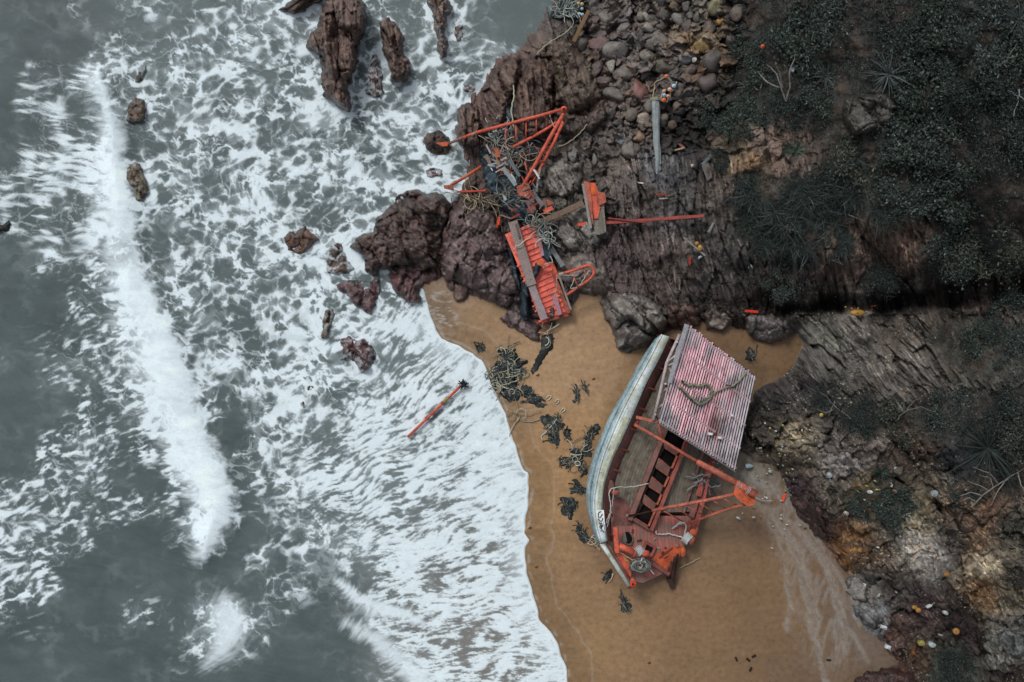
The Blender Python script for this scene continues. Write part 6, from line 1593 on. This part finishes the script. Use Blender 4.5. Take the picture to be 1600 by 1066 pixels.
    single([(1062,888),(1078,880),(1094,872)], .022, 'a89c84', 'thin cord on the sand right of the bow stem')
    single([(1177,776),(1190,782),(1206,783)], .022, 'a5a6a4', 'thin grey line trailing from the boat mast tip', .3)
    single([(1352,915),(1360,922),(1375,928)], .02, '9d9a92', 'thin cord by the white slab at the beach edge')
    single([(870,430),(868,460),(862,480)], .02, '8d8a80', 'fine rope on the right beam of the ribbed wreck', 1.4)

def scraps():
    W = M['wood']; rr = random.Random(77)
    def bm(a, b, w, hx, nm, lb, cat, dz=.35, h=.08, mt=None, n=6, wob=.1, grp=None):
        o = MB().beam(G(*a, dz), G(*b, dz), w * S, h, colr=lin(hx), n=n, wob=wob).build(nm, mt or W, None, bevel=.01); return tag(o, lb, cat, grp)
    bm((842,349), (912,317), 9, '6e5c50', 'timber', 'long brown timber leaning from the ribbed wreck to the orange panel', 'timber', 1.0, .2, n=10)
    bm((855,352), (880,338), 3, '54473f', 'timber', 'thin split piece lying along the brown timber', 'timber', 1.15, .1)
    bm((856,380), (880,417), 7, '6d6f72', 'timber', 'grey post beside the right edge of the ribbed wreck', 'timber', .8, .2)
    bm((770,238), (783,266), 6, '8d7a6c', 'plank', 'tan plank standing at the upper end of the netting heap', 'plank', 1.2)
    bm((760,242), (768,262), 5, '7f6a60', 'plank', 'short brown plank left of the tan plank', 'plank', 1.1)
    bm((786,262), (806,290), 6, '7b878c', 'plank', 'blue grey plank lying on the netting heap', 'plank', 1.5)
    bm((796,250), (812,276), 5, '5c666b', 'plank', 'slate grey board beside the blue grey plank', 'plank', 1.45)
    bm((832,300), (848,322), 6, '676c70', 'plank', 'grey board between the broken end and the red blocks', 'plank', .9)
    bm((858,345), (850,310), 3, '6a655f', 'pole', 'grey pole standing up from rocks right of the mast foot', 'pole', .9)
    bm((844,262), (838,300), 3, '8a8780', 'pole', 'thin grey pole between mast foot and pale rock', 'pole', 1.0)
    bm((775,232), (779,246), 6, 'a05a44', 'plank', 'orange brown board end at the top of the netting heap', 'plank', 1.35)
    bm((903,351.5), (1100,337.5), 4.5, '8a4640', 'pole', 'very long faded red pole lying across the layered rocks', 'pole', .55, .14, n=22)
    bm((903,351.5), (925,350), 5, 'c4503e', 'pole', 'bright red end piece at the left of the long faded pole', 'pole', .65, .14, n=2)
    bm((950,341), (1010,348), 2.2, '7a3d38', 'pole', 'thin red stick crossing the long faded pole', 'pole', .6)
    bm((1068,371), (1102,400), 3.0, '7d7872', 'pole', 'grey stick slanting beside the yellow floats', 'pole', .4)
    bm((1102,402), (1114,434), 2.2, '66605a', 'pole', 'thin brown stick below the slanting grey stick', 'pole', .4)
    bm((1078.5,402), (1077.5,414), 2.6, 'c8402e', 'plank', 'small upright bright red scrap on dark layered rock', 'plank', .4)
    bm((1165,486), (1184,487.5), 3.6, 'd8432e', 'plank', 'bright orange red plank lying at the mouth of the gully', 'plank', .5)
    bm((1226.5,772), (1222.5,784), 3.6, 'd04a32', 'plank', 'small orange red slat on the sand by the cliff foot', 'plank', .15)
    bm((1024,304.5), (1041,304), 3.2, '74382e', 'plank', 'short dark red board on the layered rock', 'plank', .45)
    bm((1030,311), (1043,310), 1.8, '8f8b82', 'plank', 'pale slat under the short dark red board', 'plank', .45)
    bm((993,285), (1006,287), 2.0, 'b7b3a8', 'plank', 'short whitish stick on the layered rock', 'plank', .45)
    bm((1115,348), (1107,363), 3.4, '7c7c78', 'plank', 'short grey plank at the right end of the faded pole', 'plank', .4)
    bm((1097,258), (1111,243), 4.5, '5d6565', 'plank', 'slate coloured short plank above the dark board', 'plank', .5)
    o = MB().quad(G(1096,259,.5), G(1107,254,.5), G(1113,277,.5), G(1105,283,.5), .05, lin('55504f')).build('dark_board', W); tag(o, 'dull grey four sided board beside the scrub', 'board')
    bm((1054,235), (1070,231), 2.2, '9a8a70', 'plank', 'thin tan stick right of the driftwood log', 'plank', .4)
    bm((1058,222), (1069,232), 4, '6c4640', 'plank', 'small reddish board above the thin tan stick', 'plank', .4)
    bm((896,66), (920,17), 6, '6f5a42', 'pole', 'brown wooden pole leaning at the top of the headland', 'pole', .7, .18, n=8)
    bm((747,54), (752,86), 2.6, '3a332d', 'stake', 'thin dark stake standing in the shallow water', 'stake', .5)
    bm((805,47), (817,42), 4, '2b2a28', 'driftwood', 'small dark driftwood piece in the shallow water', 'driftwood', .45)
    bm((700,224), (715,236), 2, '6e6050', 'driftwood', 'thin twig on the rock beside the mast tip', 'driftwood', 1.1)
    bm((1207,215), (1222,222), 2, '6b655c', 'driftwood', 'small twig on the bare pinkish soil', 'driftwood', .3)
    bm((765,366), (778,352), 4, 'b04a34', 'pole', 'short bent orange rod left of the wreck planks', 'pole', .9)
    bm((778,352), (780,340), 4, 'c8482e', 'pole', 'upper piece of the bent orange rod', 'pole', 1.0)
    for k in range(46):
        x, y = (rr.uniform(762, 800), rr.uniform(232, 275)) if k % 2 else (rr.uniform(785, 848), rr.uniform(265, 345)); a = rr.choice((1.0, 1.1, -.5, rr.uniform(0, 3.1))); l_ = rr.uniform(3, 9)
        o = MB().beam(G(x - l_ * math.cos(a), y - l_ * math.sin(a), rr.uniform(1.15, 1.5)), G(x + l_ * math.cos(a), y + l_ * math.sin(a), rr.uniform(1.15, 1.5)), rr.uniform(.05, .13), .05, colr=lin(rr.choice(['8a9296', '6f6259', 'a39a8e', '9a4a3a', '55606a', 'b4bcc0', '7c3a30'])), n=3, wob=.2).build('wood_splinter', W, None)
        tag(o, 'short splinter of broken wood lying on the dark netting heap', 'splinter', 'splinters on the netting heap')
    # fallen arm with end block in the surf
    r = empty('fallen_boom', P(700, 294, .6), 'rusty orange arm with an end block reaching into the surf', 'boom')
    MB().tube([P(704,290,.75), P(728,276,1.0), P(752,260,1.2)], .08, 8).build('arm', M['rustorange'], r, smooth=True)
    MB().quad(P(693,290,.8), P(707,289,.85), P(709,298,.8), P(694,295,.75), .15).build('end_block', M['orange'], r, bevel=.02)
    bm((714,300), (760,298), 2.6, 'a5443a', 'pole', 'thin red rod low on the rocks left of the netting heap', 'pole', .6)
    # orange panel
    r = empty('hull_panel', G(928, 320, .5), 'broken orange painted hull panel on a grey board resting on the rocks', 'panel')
    zz = terr(928, 320) + .75
    def flat(q, z, nm, mt, c=None, th=.06):
        mb = MB(); mb.add([P(x, y, z) for x, y in q], [tuple(range(len(q)))], c); o = mb.build(nm, mt, r); o.modifiers.new('t', 'SOLIDIFY').thickness = th; return o
    flat([(927,300),(944,302),(944,330),(947,362),(940,367),(930,367),(927,350)], zz - .05, 'grey_board', W, lin('77736a'))
    flat([(934,330),(940,330),(943,365),(937,366)], zz + .01, 'grey_board', W, lin('67675f'))
    flat([(909,288),(913,288),(925,356),(921,358)], zz, 'grey_board', W, lin('8a8884'))
    flat([(919,286),(930,286),(934,299),(933,318),(938,324),(934,342),(928,342),(924,318)], zz + .05, 'painted_board', M['bright'])
    flat([(912,284),(920,285),(924,310),(927,352),(923,340),(916,305)], zz + .12, 'painted_board', M['orange'], th=.1)
    flat([(934,300),(945,302),(947,316),(940,320),(934,322)], zz + .08, 'painted_board', M['orange'], (1.0, .9, .85))
    flat([(921,288),(929,288),(931,304),(924,306)], zz + .09, 'painted_board', M['rustorange'], (1.1, 1.0, .6))
    # driftwood log
    r = empty('driftwood_log', G(1025, 210, .5), 'long bleached grey driftwood log lying below the float cluster', 'driftwood')
    zl = terr(1025, 200) + .85
    mb = MB(); pts = [P(1023.5,154,zl), P(1024,165,zl), P(1025,180,zl), P(1025,195,zl), P(1026,210,zl), P(1026,225,zl), P(1026.5,240,zl), P(1027,250,zl), P(1026.5,262,zl), P(1026.5,272,zl)]
    V = []; F = []; n0 = 10; rad = [.19, .21, .20, .19, .17, .15, .13, .11, .09, .04]
    for i, (p, q_) in enumerate(zip(pts, rad)):
        for k in range(n0):
            a = 2 * math.pi * k / n0; rr_ = q_ * (1 + .12 * math.sin(3 * a + i) + .08 * rr.uniform(-1, 1)); V.append(p + Vector((math.cos(a) * rr_, 0, math.sin(a) * rr_)))
        if i:
            for k in range(n0): F.append(((i - 1) * n0 + k, (i - 1) * n0 + (k + 1) % n0, i * n0 + (k + 1) % n0, i * n0 + k))
    F += [tuple(range(n0)), tuple(9 * n0 + k for k in range(n0))]
    mb.add(V, F, lin('868e90')); mb.build('trunk', W, r)
    MB().beam(P(1029.5,225,zl - .02), P(1031,257,zl - .05), .12, .1, colr=lin('7c8486'), n=5, wob=.2).build('split_piece', W, r)
    mb = MB(); wind(P(1024,153,zl), P(1024,158,zl), .23, 4, .02, mb, lin('9a9684')); mb.build('rope_turns', M['rope'], r)
    o = rope([P(1020,152,zl), P(1023,134,zl - .2), P(1022,131,zl - .2), P(1032,124,zl - .1), P(1040,120,zl)], .025, 'a89a78'); tag(o, 'tan cord from the driftwood log top to the first orange float', 'rope')
    o = rope([P(1042,121,zl), P(1047,124,zl), P(1050,132,zl - .1), P(1053,136,zl), P(1057,128,zl)], .03, 'a9b1b0'); tag(o, 'pale cord between the orange and pale blue floats', 'rope')
    o = rope([P(1040,140,zl), P(1034,148,zl), P(1033,155,zl), P(1040,160,zl), P(1046,152,zl), P(1048,142,zl), P(1044,138,zl)], .03, 'a3a68e'); tag(o, 'cord looped around the cluster of small floats', 'rope')
    def fl(x, y, rad, hx, lb, sx=1, sy=1, cat='float', grp='small net floats', nm='net_float', dz=.35, rot=0):
        q = empty(nm, G(x, y, dz), lb, cat, grp)
        MB().ball(G(x, y, dz), rad * S, lin(hx), sx, sy, .85, 8).build('float_body', M['plain'], q, smooth=True)
        MB().tube([G(x, y, dz + rad * S * .84), G(x, y, dz + rad * S * .9)], rad * S * .22, 8, lin('4a4038')).build('float_hole', M['plain'], q)
        q.rotation_euler = (0, 0, rot)
    for a in ((1041,119.5,3.0,'d2704a','orange float at the top of the float string'), (1053,134.5,3,'a9c8d8','pale blue float right in the float string'), (1046.5,140,3,'d9a088','peach float in the upper middle of the float cluster'),
              (1037.5,142.5,2.8,'c89a72','tan float at the upper left of the float cluster'), (1038,149,3,'86aecb','sky blue float at the left of the float cluster'), (1044,150.5,2.8,'d18a72','salmon float right of the sky blue float'),
              (1037.5,156.5,3.3,'d8663c','deep orange float lowest in the float cluster')): fl(*a, dz=.9)
    for a in ((904,5.5,2.6,'b59a62','tan float on the left of the net lump at the top edge'), (909.5,6.5,2.6,'c2a878','tan float on the right of the net lump at the top edge'), (909.5,14,2.4,'93aab0','pale blue float in the middle of the net lump'),
              (905.5,22,2.6,'a8c0c4','whitish float at the lower left of the net lump'), (910,23,2.6,'a2bac0','whitish float at the lower right of the net lump')): fl(*a, dz=.75)
    fl(1089,380.5,3, 'a57c3a', 'small round yellow float by the slanting stick', dz=.45); fl(1094,387.5,3.6,'a87f3c','larger yellow float by the slanting stick', 1, 1.3, dz=.45)
    fl(1340,489,5.5,'9c7434','long yellow float wedged in the gully', 2.0, .9, dz=.6, grp=None)
    fl(1429,949,3.6,'9a7236','left yellow float of the touching pair low on the right', 1.2, .9, dz=.4); fl(1435,953.5,3.8,'9c7438','right yellow float of the touching pair low on the right', 1.1, 1, dz=.4)
    fl(1494,986.5,5.2,'987036','biggest round ochre float in the dark lower right hollow', dz=.5); fl(1479,897.5,4,'8c6430','ochre float beside the rusty rock on the right', 1.1, .9, dz=.45)
    fl(1192,73,3.6,'a84a30','orange ball in the scrub left of the torn bag', dz=.9); fl(1283.5,648.5,2.8,'b8a84a','small yellow float on the lower cliff', dz=.5)
    fl(1082,259,2.6,'b0a08e','pale round float left of the grey board', dz=.5, grp=None)
    def crumple(x, y, w, h, hx, lb, nm='plastic_scrap', grp=None, dz=.3, th=.08, rot=None, cat='litter'):
        a0 = rr.uniform(0, 3.14) if rot is None else rot; c_, s_ = math.cos(a0), math.sin(a0); V = []
        n_ = 8; z = []
        for k in range(n_):
            a = 2 * math.pi * k / n_; q = rr.uniform(.75, 1.1)
            if nm == 'foam_block': q = 1.0 / max(abs(math.cos(a)), abs(math.sin(a))) * .8
            u, v = math.cos(a) * w / 2 * q, math.sin(a) * h / 2 * q; V.append(G(x + u * c_ - v * s_, y + u * s_ + v * c_, dz + rr.uniform(0, th * .6)))
        ctr = G(x, y, dz + th); mb = MB(); b_ = [p - Vector((0, 0, th + .06)) for p in V]
        F = [(k, (k + 1) % n_, 2 * n_) for k in range(n_)] + [(k + n_, (k + 1) % n_ + n_, (k + 1) % n_, k) for k in range(n_)]
        mb.add(V + b_ + [ctr], F, lin(hx)); o = mb.build(nm, M['plain'], None); return tag(o, lb, cat, grp)
    for a in ((1094,402,8,5,'a9b7bd','white crumpled bag under the slanting grey stick'), (1173.5,418,9,7,'9aafb5','pale blue white bag on the black rocks above the gully'), (1170.5,728.5,13,8,'8fa3ad','pale blue bag on the sand by the roof corner'),
              (1240,105,14,10,'a2b1b8','pale blue white half of the torn bag in the scrub', ), (1229,66,14,11,'8b9ba6','blue white bag with red trim in the scrub'), (1274,684,13,8,'b3bfbf','white bag highest in the litter left of the boat roof side'),
              (1255,689,7,6,'a5b0b0','white scrap left of the highest white bag'), (1281,697,6,6,'a2acac','white scrap right of the highest white bag'), (1204,737,6,5,'a9afaa','white scrap on the cliff foot above the foam lines'),
              (1296,743,11,9,'8d9ba0','pale grey bag half way up the lower cliff'), (1360,769,8,7,'bcc6c6','white bag by the orange lichen, mid lower cliff'), (1461,772,10,12,'8e9a9e','grey white bag on the dark slope under the palm'),
              (1452,948,11,5,'b5bec0','long white scrap in the dark lower right hollow'), (1478,958,9,6,'a5afb2','white scrap right of the long one in the hollow'), (1457,1008,13,10,'98a5a8','crumpled white bag low on the right'),
              (1440,1006,12,9,'8a8248','yellow green bag left of the crumpled white bag'), (1470,993,8,3,'a0a8a8','thin white scrap in the lower hollow'), (1401,926,3,3,'9aa2a2','tiny white scrap at the beach corner'),
              (1399,731,6,5,'b0bcc2','small white bag on the mid slope'), (1400,768,5,4,'9ba1a0','little white scrap above the green mat shrub'), (1064,161,6,4,'b3bcc0','small white bag right of the float cluster'),
              (1323,802,8,7,'9da09c','white scrap on maroon rock above the lichen'), (1207,857,3,3,'b0b0a8','tiny white shell like scrap on the sand'), (1178,809,5,3,'b9bcb4','white strip on the sand below the mast tip'),
              (1154,810,4,8,'b5c0c4','white feather like scrap on the sand below the mast tip'), (1221,811,4,3,'b5b29c','cream scrap on the sand near the foam lines'), (1085,93,7,8,'a5aaa8','white rag on the scree stones')):
        crumple(*a)
    o = crumple(1222,60,10,6,'7c2b26','red torn edge of the bag in the scrub', dz=.5)
    for a in ((1350,915.5,6,9,'c3cbcc','upright white foam slab at the beach edge'), (1374,931,3,7,'b5bcbc','small upright white slab right of the foam slab'), (1382,981,10,6,'c6cdcf','slanted white foam slab on rocks at the lower beach edge'), (1388.5,1012,9,7,'bcc4c8','white foam block lowest on the beach edge')):
        crumple(*a[:5], a[5], nm='foam_block', rot=.3, th=.14)
    # scatter of tiny litter
    for (x0, y0, x1, y1), n_, cols, wh in (((1178,655,1295,735), 70, ['a5a89c','c0c4bc','8f8250','a8a070','9aa6a8','6f6250'], 'on the black cliff foot beside the boat roof'), ((1370,800,1480,880), 60, ['b0aca2','8f8a80','a5804a','c4c4c0','7f7c76'], 'among the pale litter on the lower right slope'),
                      ((1160,735,1270,830), 22, ['b4b4a8','c4c8c4','8c7a5c'], 'on the sand under the mast tip'), ((1320,478,1370,496), 14, ['a8a050','b0b4b0','8f6a3c','c0642e'], 'beside the long yellow float in the gully'), ((1340,740,1400,800), 30, ['b09048','a8622e','b0b0a8'], 'near the white bag on the mid slope')):
        for k in range(n_):
            x, y = rr.uniform(x0, x1), rr.uniform(y0, y1)
            if n_ > 50:
                x = (x0 + x1) / 2 + rr.gauss(0, (x1 - x0) / 4.5); y = (y0 + y1) / 2 + rr.gauss(0, (y1 - y0) / 4.5)
            crumple(x, y, rr.uniform(1.5, 4.5), rr.uniform(1.5, 3.5), rr.choice(cols), 'tiny pale litter scrap lying %s' % wh, grp='litter scraps %s' % wh, dz=.16 if 'sand' in wh else .3, th=.05)
    for x, y, a0, lb in ((1150.5,1030,1.2,'dark oblong bit left of the four on the lower sand'), (1169,1031,.7,'dark oblong bit second from the left on the lower sand'), (1178,1025.5,-.5,'dark oblong bit highest of the four on the lower sand'), (1173,1046,-1.1,'dark oblong bit lowest of the four on the lower sand'), (1295,1031.5,.1,'single dark oblong bit lying on the right foam line')):
        dx, dy = 3.6 * math.cos(a0), 3.6 * math.sin(a0)
        o = MB().beam(G(x - dx, y - dy, .06), G(x + dx, y + dy, .06), .10, .07, colr=lin('24201c'), n=4, wob=.2).build('driftwood_bit', W, None, bevel=.02); tag(o, lb, 'driftwood', 'dark bits on the lower sand')
    for x, y, lb in ((840,586,'brown leaf on the sand near the weed strand'), (927,592,'brown leaf on the sand above the leaf shaped weed'), (828,825,'tiny dark twig at the foam edge'), (838,886,'tiny dark pebble on open sand'), (1258,826,'small dark stick at the cliff foot'), (1014,1036,'small dark twig on the lower sand')):
        o = MB().beam(G(x - 2, y + 1, .05), G(x + 2.5, y - 1, .05), .06, .04, colr=lin('4a3828'), n=3, wob=.3).build('leaf_bit', W, None); tag(o, lb, 'leaf')
    # pale curved shells and plastic hoops on the sand
    for x, y, lb in ((871,627,'white bent plastic hoop on the sand'), (858,621,'faint pale hoop near the bent white one'), (880,641,'white forked scrap on the sand')):
        o = rope([G(x - 4, y + 2, .06), G(x - 1, y - 2, .08), G(x + 3, y - 3, .06), G(x + 2, y + 1, .07), G(x - 2, y + 4, .06)], .022, 'c9c4b2'); tag(o, lb, 'litter'); o.name = 'plastic_hoop'
    # pole in the swash
    r = empty('red_pole', P(680, 643, .2), 'long slim red pole with a dark mop end lying in the foam', 'pole')
    MB().tube([P(637,683,.28), P(660,661,.30), P(690,632,.32), P(720,603,.34)], .075, 8).build('shaft', M['bright'], r, smooth=True)
    for x, y in ((668,653.5), (676,646), (692,630)): MB().tube([P(x - 1.5, y + 1.5, .33), P(x + 1.5, y - 1.5, .33)], .12, 8, (.9, .8, .8)).build('collar', M['orange'], r, smooth=True)
    MB().tube([P(692,630,.36), P(700,622,.36)], .085, 8, lin('8a7a40')).build('band', M['wood'], r)
    mb = MB()
    for k in range(60):
        p = P(724 + rr.uniform(-3, 4), 601 + rr.uniform(-3, 3), .38); a = rr.uniform(0, 6.28); mb.tube([p, p + Vector((math.cos(a) * .14, math.sin(a) * .14, rr.uniform(-.05, .12))), p + Vector((math.cos(a) * .22, math.sin(a) * .22, -.05))], .02, 4, lin(rr.choice(['22282a', '2f3836', '161a1c'])))
    mb.build('mop_end', M['rope'], r)
# ------------------------------------------------------------------ camera and daylight
def camera_light():
    cd = bpy.data.cameras.new('camera'); co = bpy.data.objects.new('camera', cd); col.objects.link(co)
    co.location = (0, 0, H); co.rotation_euler = (0, 0, 0)
    cd.sensor_width = 36; cd.lens = 36 * H / (1600 * S); cd.clip_end = 6000; cd.clip_start = 0.5
    sc.camera = co
    w = bpy.data.worlds.new('World'); sc.world = w; w.use_nodes = True
    nt = w.node_tree; bg = nt.nodes['Background']
    sky = nt.nodes.new('ShaderNodeTexSky'); sky.sky_type = 'NISHITA'; sky.sun_disc = False
    el, az = math.radians(50), math.radians(-35)
    sky.sun_elevation = el; sky.sun_rotation = az; sky.dust_density = 3.0
    hs = nt.nodes.new('ShaderNodeHueSaturation'); hs.inputs['Saturation'].default_value = 0.22
    nt.links.new(sky.outputs[0], hs.inputs['Color']); nt.links.new(hs.outputs[0], bg.inputs['Color'])
    bg.inputs['Strength'].default_value = SKY
    sd = bpy.data.lights.new('sun', 'SUN'); so = bpy.data.objects.new('sun', sd); col.objects.link(so)
    sd.energy = SUN; sd.angle = math.radians(14); sd.color = (1, 0.97, 0.93)
    d = Vector((math.sin(az) * math.cos(el), math.cos(az) * math.cos(el), math.sin(el)))
    so.rotation_euler = d.to_track_quat('Z', 'Y').to_euler(); so.location = (0, 0, 40)
    sc.view_settings.view_transform = 'Standard'; sc.view_settings.look = 'None'; sc.view_settings.exposure = 0
SKY = 0.112; SUN = 1.8
QG = 1.3; QS = 1.3
build_ground(); build_sea(); sea_rocks(); shore_rocks(); boulders(); plants()
ship(); roof_things(); small_wreck(); fallen_mast(); net_things(); scraps()
camera_light()
